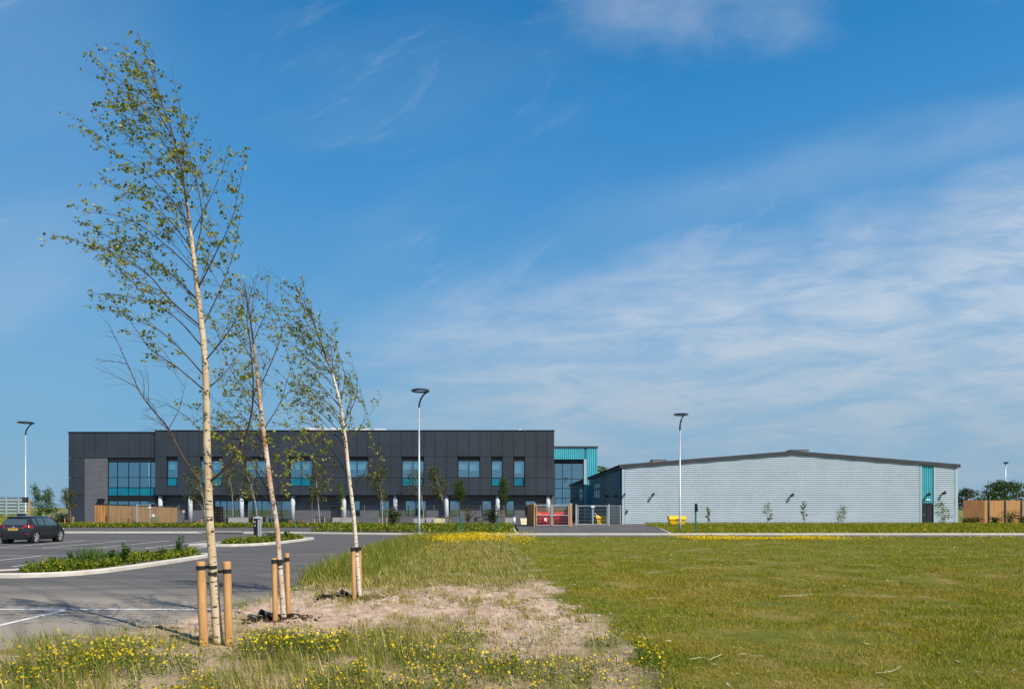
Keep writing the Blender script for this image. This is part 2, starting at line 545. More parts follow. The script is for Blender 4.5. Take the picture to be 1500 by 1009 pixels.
# ------------------------------------------------------------------ mesh helpers
class MB:
    def __init__(self):
        self.v, self.f = [], []

    def add(self, vs, fs):
        o = len(self.v)
        self.v.extend([tuple(map(float, p)) for p in vs])
        self.f.extend([tuple(i + o for i in q) for q in fs])
        return self

    def box(self, x0, y0, z0, x1, y1, z1):
        x0, x1 = min(x0, x1), max(x0, x1)
        y0, y1 = min(y0, y1), max(y0, y1)
        z0, z1 = min(z0, z1), max(z0, z1)
        vs = [(x0, y0, z0), (x1, y0, z0), (x1, y1, z0), (x0, y1, z0), (x0, y0, z1), (x1, y0, z1), (x1, y1, z1), (x0, y1, z1)]
        return self.add(vs, [(0, 3, 2, 1), (4, 5, 6, 7), (0, 1, 5, 4), (1, 2, 6, 5), (2, 3, 7, 6), (3, 0, 4, 7)])

    def tube(self, pts, rad, n=8, caps=True):
        pts = [np.array(p, float) for p in pts]
        if not hasattr(rad, '__len__'):
            rad = [rad] * len(pts)
        rings = []
        ref = None
        for i, p in enumerate(pts):
            d = pts[min(i + 1, len(pts) - 1)] - pts[max(i - 1, 0)]
            d = d / (np.linalg.norm(d) + 1e-9)
            if ref is None:
                a = np.array([0, 0, 1.0]) if abs(d[2]) < 0.9 else np.array([1.0, 0, 0])
                ref = np.cross(d, a)
            ref = ref - d * np.dot(ref, d)
            ref /= np.linalg.norm(ref) + 1e-9
            bi = np.cross(d, ref)
            rings.append([p + rad[i] * (math.cos(2 * math.pi * k / n) * ref + math.sin(2 * math.pi * k / n) * bi) for k in range(n)])
        vs = [q for r in rings for q in r]
        fs = []
        for i in range(len(rings) - 1):
            for k in range(n):
                a, b2 = i * n + k, i * n + (k + 1) % n
                fs.append((a, b2, b2 + n, a + n))
        if caps:
            fs.append(tuple(reversed(range(n))))
            fs.append(tuple((len(rings) - 1) * n + k for k in range(n)))
        return self.add(vs, fs)

    def cyl(self, x, y, z0, z1, r0, r1=None, n=12):
        return self.tube([(x, y, z0), (x, y, z1)], [r0, r1 if r1 is not None else r0], n)

    def ball(self, c, r, nu=8, nv=5):
        vs, fs = [], []
        for i in range(nv + 1):
            th = math.pi * i / nv
            for k in range(nu):
                ph = 2 * math.pi * k / nu
                vs.append((c[0] + r[0] * math.sin(th) * math.cos(ph), c[1] + r[1] * math.sin(th) * math.sin(ph), c[2] + r[2] * math.cos(th)))
        for i in range(nv):
            for k in range(nu):
                fs.append((i * nu + k, (i + 1) * nu + k, (i + 1) * nu + (k + 1) % nu, i * nu + (k + 1) % nu))
        return self.add(vs, fs)

    def prism_y(self, poly, y0, y1):
        n = len(poly)
        vs = [(x, y0, z) for x, z in poly] + [(x, y1, z) for x, z in poly]
        fs = [tuple(range(n)), tuple(reversed(range(n, 2 * n)))]
        fs += [(i, i + n, (i + 1) % n + n, (i + 1) % n) for i in range(n)]
        return self.add(vs, fs)

    def prism_z(self, poly, z0, z1):
        n = len(poly)
        vs = [(x, y, z0) for x, y in poly] + [(x, y, z1) for x, y in poly]
        fs = [tuple(reversed(range(n))), tuple(range(n, 2 * n))]
        fs += [(i, (i + 1) % n, (i + 1) % n + n, i + n) for i in range(n)]
        return self.add(vs, fs)

    def sweep(self, path, prof, closed=False):
        """sweep an (offset, z) profile along an xy path; offset is to the left of travel"""
        n = len(path)
        P = [np.array(p, float) for p in path]
        vs = []
        for i in range(n):
            if closed:
                d = P[(i + 1) % n] - P[i - 1]
            else:
                d = P[min(i + 1, n - 1)] - P[max(i - 1, 0)]
            d /= np.linalg.norm(d) + 1e-9
            nrm = np.array([-d[1], d[0]])
            for o, z in prof:
                q = P[i] + nrm * o
                vs.append((q[0], q[1], z))
        k = len(prof)
        fs = []
        for i in range(n if closed else n - 1):
            j = (i + 1) % n
            for a in range(k):
                b2 = (a + 1) % k
                fs.append((i * k + a, j * k + a, j * k + b2, i * k + b2))
        if not closed:
            fs.append(tuple(range(k)))
            fs.append(tuple(reversed(range((n - 1) * k, n * k))))
        return self.add(vs, fs)


def root_loc(o):
    l = Vector((0, 0, 0))
    while o is not None:
        l += o.location
        o = o.parent
    return l


def link(name, me, material, parent=None, smooth=False):
    o = bpy.data.objects.new(name, me)
    COL.objects.link(o)
    if material is not None:
        me.materials.append(material)
    if parent is not None:
        o.parent = parent
    if smooth:
        me.polygons.foreach_set('use_smooth', [True] * len(me.polygons))
    return o


def part(name, mb, material, parent=None, smooth=False, label=None, fix=True):
    me = bpy.data.meshes.new(name)
    vs = mb.v
    if parent is not None:
        l = root_loc(parent)
        vs = [(x - l.x, y - l.y, z - l.z) for x, y, z in vs]
    me.from_pydata(vs, [], mb.f)
    me.update()
    if fix:
        import bmesh
        bm = bmesh.new()
        bm.from_mesh(me)
        bmesh.ops.recalc_face_normals(bm, faces=bm.faces)
        bm.to_mesh(me)
        bm.free()
    o = link(name, me, material, parent, smooth)
    if label:
        o['label'] = label
    return o


def np_mesh(name, V, nper, material, parent=None, tint=None, attr=None):
    """V: (N*nper,3) separate polygons of nper corners"""
    V = np.asarray(V, np.float32)
    if parent is not None:
        l = root_loc(parent)
        V = V - np.array([l.x, l.y, l.z], np.float32)
    nv = len(V)
    npoly = nv // nper
    me = bpy.data.meshes.new(name)
    me.vertices.add(nv)
    me.vertices.foreach_set('co', V.ravel())
    me.loops.add(nv)
    me.loops.foreach_set('vertex_index', np.arange(nv, dtype=np.int32))
    me.polygons.add(npoly)
    me.polygons.foreach_set('loop_start', np.arange(0, nv, nper, dtype=np.int32))
    me.update(calc_edges=True)
    if tint is not None:
        a = me.attributes.new('tint', 'FLOAT_COLOR', 'POINT')
        c = np.ones((nv, 4), np.float32)
        c[:, :3] = np.repeat(tint, nper, axis=0)
        a.data.foreach_set('color', c.ravel())
    return link(name, me, material, parent)


def grid_mesh(name, X, Y, Zc, material, turf=None):
    """structured grid from 2-D arrays"""
    r, c = X.shape
    V = np.stack([X, Y, Zc], -1).reshape(-1, 3)
    idx = np.arange(r * c).reshape(r, c)
    q = np.stack([idx[:-1, :-1], idx[:-1, 1:], idx[1:, 1:], idx[1:, :-1]], -1).reshape(-1, 4)
    me = bpy.data.meshes.new(name)
    me.from_pydata(V.tolist(), [], q.tolist())
    me.update()
    if turf is not None:
        a = me.attributes.new('turf', 'FLOAT', 'POINT')
        a.data.foreach_set('value', turf.reshape(-1).astype(np.float32))
    return link(name, me, material, None, True)


def tag(o, label=None, cat=None, group=None, kind=None):
    if label:
        o['label'] = label
    if cat:
        o['category'] = cat
    if group:
        o['group'] = group
    if kind:
        o['kind'] = kind
    return o


def thing(name, label, cat, loc, group=None):
    o = bpy.data.objects.new(name, None)
    o.empty_display_size = 0.3
    COL.objects.link(o)
    o.location = loc
    return tag(o, label, cat, group)


def struct(o, label=None, cat=None):
    return tag(o, label, cat, None, 'structure')


def stuff(o, label, cat):
    return tag(o, label, cat, None, 'stuff')


_lat = {}


def vnoise(x, y, scale, seed=0):
    if seed not in _lat:
        _lat[seed] = np.random.default_rng(1000 + seed).random((128, 128))
    L = _lat[seed]
    x = np.asarray(x) / scale + 500
    y = np.asarray(y) / scale + 500
    xi, yi = np.floor(x).astype(int), np.floor(y).astype(int)
    fx, fy = x - xi, y - yi
    fx, fy = fx * fx * (3 - 2 * fx), fy * fy * (3 - 2 * fy)
    g = lambda a, b: L[a % 128, b % 128]
    return (g(xi, yi) * (1 - fx) + g(xi + 1, yi) * fx) * (1 - fy) + (g(xi, yi + 1) * (1 - fx) + g(xi + 1, yi + 1) * fx) * fy


def sstep(v, lo, hi):
    t = np.clip((np.asarray(v, float) - lo) / (hi - lo), 0, 1)
    return t * t * (3 - 2 * t)


def catmull(P, per=6):
    P = [np.array(p, float) for p in P]
    if len(P) < 3:
        return [P[0] + (P[-1] - P[0]) * t for t in np.linspace(0, 1, per + 1)]
    out = []
    for i in range(len(P) - 1):
        p0 = P[i - 1] if i > 0 else 2 * P[0] - P[1]
        p1, p2 = P[i], P[i + 1]
        p3 = P[i + 2] if i + 2 < len(P) else 2 * P[-1] - P[-2]
        for k in range(per):
            t = k / per
            out.append(0.5 * ((2 * p1) + (-p0 + p2) * t + (2 * p0 - 5 * p1 + 4 * p2 - p3) * t * t + (-p0 + 3 * p1 - 3 * p2 + p3) * t ** 3))
    out.append(P[-1])
    return out


# ------------------------------------------------------------------ GROUND, ROADS, KERBS
KX_Y = [3.0, 6.5, 7.4, 8.0, 8.6, 9.3, 10.2, 11.3, 13.6, 16.7, 26.0, 34.0, 37.0, 39.0, 40.4, 41.3, 41.8, 42.0]
KX_X = [-30., -17., -11.5, -8.6, -7.0, -6.3, -5.8, -5.45, -4.95, -5.1, -5.6, -5.6, -5.35, -4.7, -3.7, -2.4, -1.1, 0.0]


def kerb_x(y):
    return np.interp(y, KX_Y, KX_X)


def lawn_edge(y):
    """x of the line where mown lawn meets the rough verge"""
    return np.interp(y, [5, 7, 12, 18, 33, 42], [1.65, 1.5, 1.2, 0.72, 0.1, -0.2])


VZ = 0.05


def soil_amount(x, y):
    """1 on the bare patch, 0 in the grass"""
    n = vnoise(x, y, 0.9, 1) * 0.6 + vnoise(x, y, 0.3, 2) * 0.4 - 0.5
    sh = 1.5 * sstep(x, -1.6, 0.8)
    t = sstep(y + n * 3.4 + sh, 9.7, 11.5) * (1 - sstep(y + n * 6.0 - 0.25 * x, 13.2, 18.6))
    e = 1 - sstep(x - lawn_edge(y) + n * 1.2, -0.5, 0.12)
    return t * e


def relief(x, y):
    s = soil_amount(x, y)
    lump = (vnoise(x, y, 0.11, 4) - 0.5) * 0.045 + (vnoise(x, y, 0.2, 5) - 0.5) * 0.05 + (vnoise(x, y, 0.5, 6) - 0.5) * 0.08
    e = sstep(x - kerb_x(y), 0.0, 0.5)
    return VZ + e * (lump * (0.25 + 0.75 * s) + 0.03)


gr = MB()
gr.add([(-2500, -400, -0.06), (2500, -400, -0.06), (2500, 4000, -0.06), (-2500, 4000, -0.06)], [(0, 1, 2, 3)])
struct(part('ground', gr, M['far_grass'], fix=False))

cp = MB()
cp.add([(-120, 2, 0), (-0.2, 2, 0), (90, 41.5, 0), (90, 46.2, 0), (-120, 50.5, 0)], [])
cp.f = []
cp.add([(-120, 2, 0), (2, 2, 0), (2, 50.5, 0), (-120, 50.5, 0)], [(0, 1, 2, 3)])
cp.add([(2, 41, 0), (120, 41, 0), (120, 47.5, 0), (2, 47.5, 0)], [(0, 1, 2, 3)])
struct(part('car_park', cp, M['asphalt'], fix=False))

# rough verge and lawn
ys = np.concatenate([np.arange(4.0, 18, 0.055), np.arange(18, 42.01, 0.25)])
u = np.linspace(0, 1, 220)
Yg, Ug = np.meshgrid(ys, u, indexing='ij')
x0 = np.maximum(kerb_x(Yg), -14.0)
Xg = x0 + (4.0 - x0) * Ug
turf = np.clip(1 - soil_amount(Xg, Yg), 0, 1)
ln = sstep(Xg - lawn_edge(Yg) + (vnoise(Xg, Yg, 0.5, 8) - 0.5) * 0.8, -0.15, 0.25)
verge_t = turf * (0.30 + 0.45 * sstep(vnoise(Xg, Yg, 0.55, 9), 0.35, 0.7) + 0.3 * sstep(Yg, 14, 20))
turf = np.clip(np.maximum(verge_t, ln * 0.97), 0, 1)
struct(grid_mesh('verge', Xg, Yg, relief(Xg, Yg), M['earth'], turf))
ys = np.concatenate([np.arange(4.0, 41.9, 0.6), [42.0]])
xs = np.concatenate([np.arange(4.0, 30, 0.5), np.arange(30, 121, 3)])
Yl, Xl = np.meshgrid(ys, xs, indexing='ij')
struct(grid_mesh('lawn', Xl, Yl, np.full_like(Xl, VZ + 0.03) + (vnoise(Xl, Yl, 2.5, 11) - 0.5) * 0.03 * sstep(Xl, 4, 5), M['earth'], 0.97 * np.ones_like(Xl)))

KPROF = [(0.0, -0.05), (0.13, -0.05), (0.13, 0.105), (0.02, 0.105), (0.0, 0.085)]


def kerb(path, prof=KPROF, material=None, closed=False):
    k = MB()
    k.sweep(path, prof, closed)
    return struct(part('kerb', k, material or M['kerb']))


ky = [y for y in np.concatenate([np.linspace(6.6, 13, 30), np.linspace(13.5, 42, 60)])]
vk = [(float(kerb_x(y)), float(y)) for y in ky] + [(x, 42.0) for x in np.linspace(1.5, 120, 40)]
kerb(list(reversed(vk)), [(0.0, -0.05), (0.10, -0.05), (0.10, 0.052), (0.0, 0.05)], M['kerb_dirty'])
# far kerb of the road, stepping forward beside the planting bed
fk = [(-120, 50.4), (-26, 50.4), (-20, 50.2), (-16, 49.6), (-13, 48.7), (-10, 47.8), (-7.5, 47.25), (-5, 47.05), (0, 47.0), (30, 47.0), (120, 47.0)]
fk2 = [tuple(p) for p in catmull([(a, b, 0) for a, b in fk], 5)]
fk2 = [(p[0], p[1]) for p in fk2]
kerb(fk2, [(0.0, -0.05), (0.36, -0.05), (0.36, 0.115), (0.02, 0.115), (0.0, 0.09)])

# pavement behind the far kerb, entrance apron, planted strips
m_ = MB()
m_.add([(-120, 50.3, 0.09), (-27, 50.75, 0.09), (-14, 49.5, 0.09), (-14, 61.5, 0.09), (-120, 61.5, 0.09)], [(0, 1, 2, 3, 4)])
struct(part('pavement', m_, M['asphalt'], fix=False))
m_ = MB()
m_.add([(0.55, 47.2, 0.094), (11.2, 47.2, 0.094), (13.6, 62, 0.094), (13.8, 104, 0.094), (0.2, 104, 0.094)], [(0, 1, 2, 3, 4)])
struct(part('driveway', m_, M['asphalt'], fix=False))
kerb([(0.45, 47.37), (0.1, 60), (-0.05, 69)], [(0.0, 0.0), (0.12, 0.0), (0.12, 0.13), (0.0, 0.13)])
kerb([(13.1, 62), (10.95, 47.37)], [(0.0, 0.0), (0.12, 0.0), (0.12, 0.13), (0.0, 0.13)])
bed = MB()
bed.add([(-14.0, 49.55, 0.11), (-10, 48.05, 0.11), (-5, 47.3, 0.11), (0.35, 47.25, 0.11), (-0.05, 68.9, 0.11), (-14, 68.9, 0.11)], [(0, 1, 2, 3, 4, 5)])
bed.add([(-110, 61.6, 0.11), (-14.02, 61.6, 0.11), (-14.02, 68.9, 0.11), (-110, 68.9, 0.11)], [(0, 1, 2, 3)])
struct(part('planting_bed', bed, M['bedsoil'], fix=False))
pv = MB()
pv.add([(-90, 68.95, 0.10), (0.15, 68.95, 0.10), (0.15, 80, 0.10), (-90, 80, 0.10)], [(0, 1, 2, 3)])
struct(part('terrace_paving', pv, mat('terrace_slabs', (0.14, 0.14, 0.14), 0.9, 0, 0.2, 1.5), fix=False))
hb = MB()
hb.add([(11.5, 47.2, 0.10), (120, 47.2, 0.10), (120, 84, 0.10), (13.7, 84, 0.10), (13.65, 62, 0.10)], [(0, 1, 2, 3, 4)])
struct(part('grass_strip', hb, M['far_grass'], fix=False))

# low grass bank far left
bk = MB()
xs_ = np.linspace(-200, -44, 60)
for i in range(len(xs_) - 1):
    a, b_ = xs_[i], xs_[i + 1]
    pa = [(70, 0.0), (78, 0.75), (86, 1.15), (96, 1.25), (130, 0.4)]
    for j in range(4):
        h = lambda x, yy, zz_: (x, yy, zz_ * min(1, max(0, (-46.5 - x) / 6)) * (0.92 + 0.16 * float(vnoise(x, yy, 7, 3))))
        bk.add([h(a, *pa[j]), h(b_, *pa[j]), h(b_, *pa[j + 1]), h(a, *pa[j + 1])], [(0, 1, 2, 3)])
struct(part('grass_bank', bk, M['bank_grass'], None, True))

# painted bays
def line(mb, x0, y0, x1, y1, w=0.10, z=0.006):
    d = np.array([x1 - x0, y1 - y0], float)
    d /= np.linalg.norm(d)
    n = np.array([-d[1], d[0]]) * w / 2
    mb.add([(x0 + n[0], y0 + n[1], z), (x0 - n[0], y0 - n[1], z), (x1 - n[0], y1 - n[1], z), (x1 + n[0], y1 + n[1], z)], [(0, 1, 2, 3)])


lm = MB()
line(lm, -60, 12.95, -5.5, 12.72, 0.11)
for k in range(9):
    line(lm, -8.22 - 2.4 * k, 8.0 - 0.03, -8.27 - 2.4 * k, 12.83, 0.11)
for k in range(24):
    line(lm, -16.05 - 2.4 * k, 21.9, -16.05 - 2.4 * k, 26.75)
struct(part('road_markings', lm, M['paint'], fix=False))
lm = MB()
line(lm, -75, 26.8, -13.3, 26.8, 0.09, 0.008)
line(lm, -75, 22.3, -17.0, 22.3, 0.08, 0.008)
line(lm, -75, 31.85, -14.3, 31.85, 0.09, 0.008)
line(lm, -75, 38.9, -15, 38.9, 0.08, 0.008)
for k in range(24):
    line(lm, -14.75 - 2.4 * k, 31.9, -14.75 - 2.4 * k, 39.0, 0.12)
struct(part('worn_road_markings', lm, M['paint_worn'], fix=False))


# ------------------------------------------------------------------ foliage and grass builders
def leaf_quads(C, D, size, up=None, flat=0.0, aspect=0.6):
    """diamond leaves: centres C, along-directions D, sizes; returns vertices (4 per leaf)"""
    n = len(C)
    D = D / (np.linalg.norm(D, axis=1, keepdims=True) + 1e-9)
    R = rng.normal(size=(n, 3))
    if flat:
        R = R * (1 - flat) + np.array([0, 0, 1.0]) * flat
    S = np.cross(D, R)
    S /= np.linalg.norm(S, axis=1, keepdims=True) + 1e-9
    N = np.cross(S, D)
    s = np.asarray(size).reshape(-1, 1)
    tip = C + D * s * 0.55
    base = C - D * s * 0.45
    l = C + S * s * aspect * 0.5 - D * s * 0.08 + N * s * 0.08
    r = C - S * s * aspect * 0.5 - D * s * 0.08 + N * s * 0.08
    return np.stack([base, r, tip, l], 1).reshape(-1, 3)


def palette(n, cols, w=None, jit=0.18):
    cols = np.array(cols, float)
    i = rng.choice(len(cols), n, p=w)
    return np.clip(cols[i] * (1 + rng.normal(size=(n, 1)) * jit), 0.003, 1)


BIRCH = [(0.24, 0.28, 0.026), (0.36, 0.37, 0.05), (0.50, 0.48, 0.13), (0.12, 0.16, 0.022), (0.27, 0.18, 0.04)]
BIRCH_W = [0.34, 0.27, 0.14, 0.19, 0.06]


def along(P, L, t):
    d = np.array(L)
    i = np.searchsorted(d, t * d[-1]) - 1
    i = max(0, min(i, len(P) - 2))
    f = (t * d[-1] - d[i]) / (d[i + 1] - d[i] + 1e-9)
    p = P[i] + (P[i + 1] - P[i]) * f
    return p, (P[i + 1] - P[i]) / (d[i + 1] - d[i] + 1e-9)


def lengths(P):
    L = [0.0]
    for a, b_ in zip(P[:-1], P[1:]):
        L.append(L[-1] + float(np.linalg.norm(b_ - a)))
    return L


def grow(Pbr, r0, br, LC, LD, density, wind, leafy=1.0, twig_len=0.45, spacing=0.13, start=0.22, leaf_gap=0.05, depth=0, rmin=0.0016):
    """a branch tube, twigs off it, leaf positions appended to LC/LD"""
    P = Pbr
    L = lengths(P)
    tot = L[-1]
    br.tube(P, [max(rmin, r0 * (1 - 0.86 * (l / tot))) for l in L], 5 if depth == 0 else 4, False)
    k = start * tot
    while k < tot:
        t = k / tot
        p, d = along(P, L, t)
        tl = twig_len * (1.15 - 0.6 * t) * random.uniform(0.5, 1.25)
        v = np.array([random.gauss(0, 1), random.gauss(0, 1), random.gauss(0, 1)])
        v -= d * np.dot(v, d)
        v /= np.linalg.norm(v) + 1e-9
        dirn = d * random.uniform(0.55, 0.95) + v * random.uniform(0.45, 0.8) + wind * random.uniform(0.2, 0.6)
        dirn /= np.linalg.norm(dirn)
        if depth == 0 and tl > 0.33 and random.random() < 0.5:
            q = [p, p + dirn * tl * 0.7, p + dirn * tl * 1.5 + wind * 0.22 * tl]
            grow(catmull(q, 3), r0 * 0.38 * (1 - 0.6 * t) + 0.0015, br, LC, LD, density, wind, leafy, twig_len * 0.55, spacing * 0.85, 0.2, leaf_gap, 1, rmin)
        else:
            q = [p, p + dirn * tl * 0.55, p + dirn * tl + wind * tl * 0.28 + np.array([0, 0, -0.05]) * tl]
            br.tube(q, [max(rmin, r0 * 0.22), rmin, rmin * 0.7], 3, False)
            if random.random() < leafy:
                m = max(1, int(tl / leaf_gap * density))
                nodes = [random.uniform(0.15, 1.05) for _ in range(max(2, m // 3))]
                for _ in range(m):
                    s = random.choice(nodes)
                    c = q[0] + (q[2] - q[0]) * s + np.array([random.gauss(0, 1) for _ in range(3)]) * 0.022
                    LC.append(c)
                    LD.append(wind * 0.6 + np.array([random.gauss(0, 0.7), random.gauss(0, 0.7), random.gauss(-0.35, 0.5)]))
        k += spacing * random.uniform(0.55, 1.45)


def birch(label, Z, trunk_px, widths, branches, bark, lsize, density, twl, base_z, seed, top_py, extra=0, auto=(0.45, 0.97), rtw=0.0016, wind=(-0.75, 0.15, -0.02)):
    random.seed(seed)
    T = [pt(px, py, Z) for px, py in trunk_px]
    T[0][2] = base_z
    root = thing('birch_tree', label, 'tree', tuple(T[0]), 'young birches staked along the verge')
    P = catmull(T, 6)
    L = lengths(P)
    py_t = [CAM_H * 1000 / Z + HZ - p[2] * 1000 / Z for p in P]
    R = [float(np.interp(-q, [-w[0] for w in widths], [w[1] for w in widths])) * Z / F / 2 for q in py_t]
    tr = MB()
    cut = next(i for i, q in enumerate(py_t) if q < top_py)
    tr.tube(P[:cut + 1], R[:cut + 1], 12)
    kn = tr
    nf = len(tr.f)
    k = 0.12
    while k < L[-1] * 0.62:
        t = k / L[-1]
        p, d = along(P, L, t)
        r = float(np.interp(t * L[-1], L, R))
        a = random.uniform(-2.6, -0.5) if random.random() < 0.75 else random.uniform(0, 6.28)
        w = r * random.uniform(0.5, 0.95)
        kn.ball((p[0] + r * 0.80 * math.cos(a), p[1] + r * 0.80 * math.sin(a), p[2]), (w * 0.62, w * 0.5, max(0.006, w * random.uniform(0.16, 0.34))), 8, 4)
        k += random.uniform(0.07, 0.2) * Z / 9.2
    trunk = part('trunk', tr, bark, root, True)
    trunk.data.materials.append(M['knot'])
    trunk.data.materials.append(M['young_bark'])
    ring0 = 12 * (cut - 7)
    trunk.data.polygons.foreach_set('material_index', [(2 if ring0 <= i < nf - 2 and (i - ring0 > 30 or i % 5 < 2) else 0) if i < nf else 1 for i in range(len(trunk.data.polygons))])
    br = MB()
    br.tube(P[cut - 1:], [max(0.003, r * 0.93) for r in R[cut - 1:]], 7)
    LC, LD = [], []
    wv = np.array(wind)
    for spec_ in branches:
        px, dy, leafy, r = spec_
        Q = []
        n = len(px)
        for i, (x, y) in enumerate(px):
            zz_ = Z + dy * (i / (n - 1))
            Q.append(pt(x, y, zz_))
        grow(catmull(Q, 5), r, br, LC, LD, density, wv, leafy, twl, 0.105 * Z / 9.2, rmin=rtw)
    grow(P[cut:], max(0.004, R[cut] * 0.5), br, LC, LD, density, wv, 0.95, twl * 0.72, 0.10 * Z / 9.2, 0.12, rmin=rtw)
    for i in range(extra):
        t = auto[0] + (auto[1] - auto[0]) * (i + random.random()) / extra
        p, d = along(P, L, t)
        az = random.uniform(0, 2 * math.pi)
        ln_ = (1 - t) * L[-1] * random.uniform(0.22, 0.42) + 0.10
        out = np.array([math.cos(az) * 0.55 - 0.28, math.sin(az) * 0.55, 0.0])
        d0 = d * 0.75 + out
        d0 /= np.linalg.norm(d0)
        Q = [p, p + d0 * ln_ * 0.5, p + d0 * ln_ + (wv * 0.35 + np.array([0, 0, 0.1])) * ln_ * 0.5]
        grow(catmull(Q, 4), 0.007 * Z / 9.2 * (1.1 - 0.6 * t), br, LC, LD, density, wv, 0.92, twl * 0.8, 0.105 * Z / 9.2, rmin=rtw)
    part('branches', br, M['twig'], root, False, fix=False)
    LC, LD = np.array(LC), np.array(LD)
    sz = lsize * rng.uniform(0.65, 1.25, len(LC))
    np_mesh('crown', leaf_quads(LC, LD, sz, aspect=0.72), 4, M['leaf'], root, palette(len(LC), BIRCH, BIRCH_W))
    return root, P, L, R, len(LC)


# ------------------------------------------------------------------ three staked birches on the verge
Z1, Z2, Z3 = 9.1, 11.0, 13.7
T1 = [(321, 955), (317, 905), (312, 830), (307, 760), (305, 700), (303, 640), (302, 560), (298, 500), (291, 440), (284, 380), (278, 330), (271, 280), (263, 235), (251, 190), (236, 148), (223, 107), (212, 78), (201, 48)]
W1 = [(960, 14.5), (900, 13.5), (830, 12), (700, 10.5), (560, 9.5), (480, 8), (400, 6.5), (330, 5), (270, 3.2), (190, 2.0), (44, 1.0)]
B1 = [
    ([(305, 707), (322, 693), (342, 668), (360, 636), (369, 600), (371, 560), (366, 500), (362, 457), (374, 405)], -0.5, 0.30, 0.019),
    ([(303, 714), (286, 696), (264, 662), (247, 628), (222, 598), (205, 574), (192, 545), (177, 512), (159, 474)], 0.5, 0.0, 0.016),
    ([(303, 575), (262, 540), (222, 512), (196, 478), (176, 448)], 0.5, 0.85, 0.011),
    ([(301, 552), (268, 515), (235, 485), (200, 468), (150, 440)], -0.6, 0.95, 0.011),
    ([(298, 510), (262, 470), (225, 445), (175, 432), (135, 430)], 0.4, 1.0, 0.011),
    ([(296, 480), (250, 440), (215, 400), (170, 372), (118, 356), (76, 343)], -0.4, 1.0, 0.013),
    ([(290, 440), (255, 405), (215, 375), (165, 350), (125, 332)], 0.8, 1.0, 0.010),
    ([(286, 400), (250, 365), (205, 330), (165, 315), (120, 310)], -0.5, 1.0, 0.010),
    ([(282, 365), (245, 320), (205, 290), (150, 268)], 0.5, 1.0, 0.010),
    ([(277, 328), (245, 285), (205, 245), (165, 225), (138, 206)], -0.3, 1.0, 0.010),
    ([(270, 285), (235, 240), (195, 205), (165, 182)], 0.6, 1.0, 0.008),
    ([(262, 240), (225, 190), (185, 140), (143, 88)], -0.4, 1.0, 0.008),
    ([(252, 200), (220, 150), (180, 120), (150, 104)], 0.4, 1.0, 0.006),
    ([(240, 160), (212, 110), (180, 62)], -0.2, 1.0, 0.005),
    ([(299, 530), (332, 490), (352, 455), (366, 420)], -0.6, 0.65, 0.010),
    ([(296, 480), (322, 425), (342, 370), (354, 305)], 0.5, 0.9, 0.010),
    ([(289, 425), (314, 375), (340, 320), (358, 240)], -0.5, 1.0, 0.010),
    ([(284, 380), (296, 320), (286, 260), (268, 190), (262, 150)], 0.4, 0.8, 0.009),
    ([(281, 345), (308, 290), (325, 250), (336, 215)], -0.4, 1.0, 0.007),
    ([(272, 290), (295, 245), (305, 205)], 0.5, 0.9, 0.006),
    ([(266, 250), (270, 200), (262, 150), (252, 105)], -0.3, 0.6, 0.005),
    ([(304, 570), (330, 545), (352, 515), (372, 492)], 0.5, 0.5, 0.008),
    ([(302, 640), (275, 612), (240, 590), (212, 582)], 0.2, 0.12, 0.007),
    ([(247, 628), (262, 600), (270, 570), (275, 545)], 0.1, 0.05, 0.006),
    ([(357, 643), (330, 640), (318, 618), (322, 590)], 0.4, 0.9, 0.008),
    ([(340, 670), (352, 660), (380, 655), (405, 668)], -0.2, 0.9, 0.006),
]
random.seed(3)
b1, P1, L1, R1, n1 = birch('tallest birch with cream trunk, nearest to the camera, leaning over the car park', Z1, T1, W1, B1, M['bark'], 0.045, 2.2, 0.44, VZ + 0.02, 3, 300, 20, (0.50, 0.94))
T2 = [(416, 905), (413, 865), (409, 815), (406, 775), (400, 735), (394, 695), (389, 655), (384, 615), (379, 570), (374, 525), (369, 485), (364, 450), (358, 415)]
W2 = [(910, 8), (800, 7), (700, 7), (600, 6.2), (540, 4.5), (480, 2.6), (415, 1.2)]
B2 = [
    ([(399, 728), (375, 690), (345, 655), (322, 640)], 0.5, 1.0, 0.009),
    ([(396, 705), (365, 670), (335, 690), (312, 700)], -0.6, 1.0, 0.008),
    ([(393, 690), (420, 655), (432, 640), (447, 632)], 0.5, 1.0, 0.008),
    ([(398, 722), (420, 700), (424, 672), (420, 650)], -0.7, 1.0, 0.008),
    ([(389, 655), (360, 615), (338, 590), (325, 560)], 0.6, 0.9, 0.009),
    ([(386, 630), (410, 590), (420, 560), (432, 520)], -0.4, 0.8, 0.009),
    ([(383, 600), (350, 560), (330, 525), (318, 480)], 0.5, 0.8, 0.010),
    ([(379, 570), (402, 520), (412, 485), (402, 440)], -0.5, 0.55, 0.010),
    ([(374, 530), (350, 495), (340, 455), (338, 420)], 0.4, 0.6, 0.008),
    ([(371, 500), (388, 460), (392, 430), (388, 400)], -0.4, 0.25, 0.008),
    ([(367, 470), (372, 430), (380, 385)], 0.3, 0.3, 0.007),
    ([(402, 745), (428, 715), (440, 690)], 0.2, 1.0, 0.006),
    ([(401, 740), (372, 712), (360, 720)], 0.2, 1.0, 0.006),
]
b2, P2, L2, R2, n2 = birch('middle staked birch with reddish peeling bark and sparse crown', Z2, T2, W2, B2, M['bark_red'], 0.047, 1.6, 0.46, VZ + 0.02, 5, 505, 20, (0.42, 0.96))
T3 = [(527, 872), (524, 835), (521, 790), (517, 745), (511, 695), (506, 645), (500, 600), (491, 562), (482, 535), (470, 502), (455, 462), (442, 435), (430, 413)]
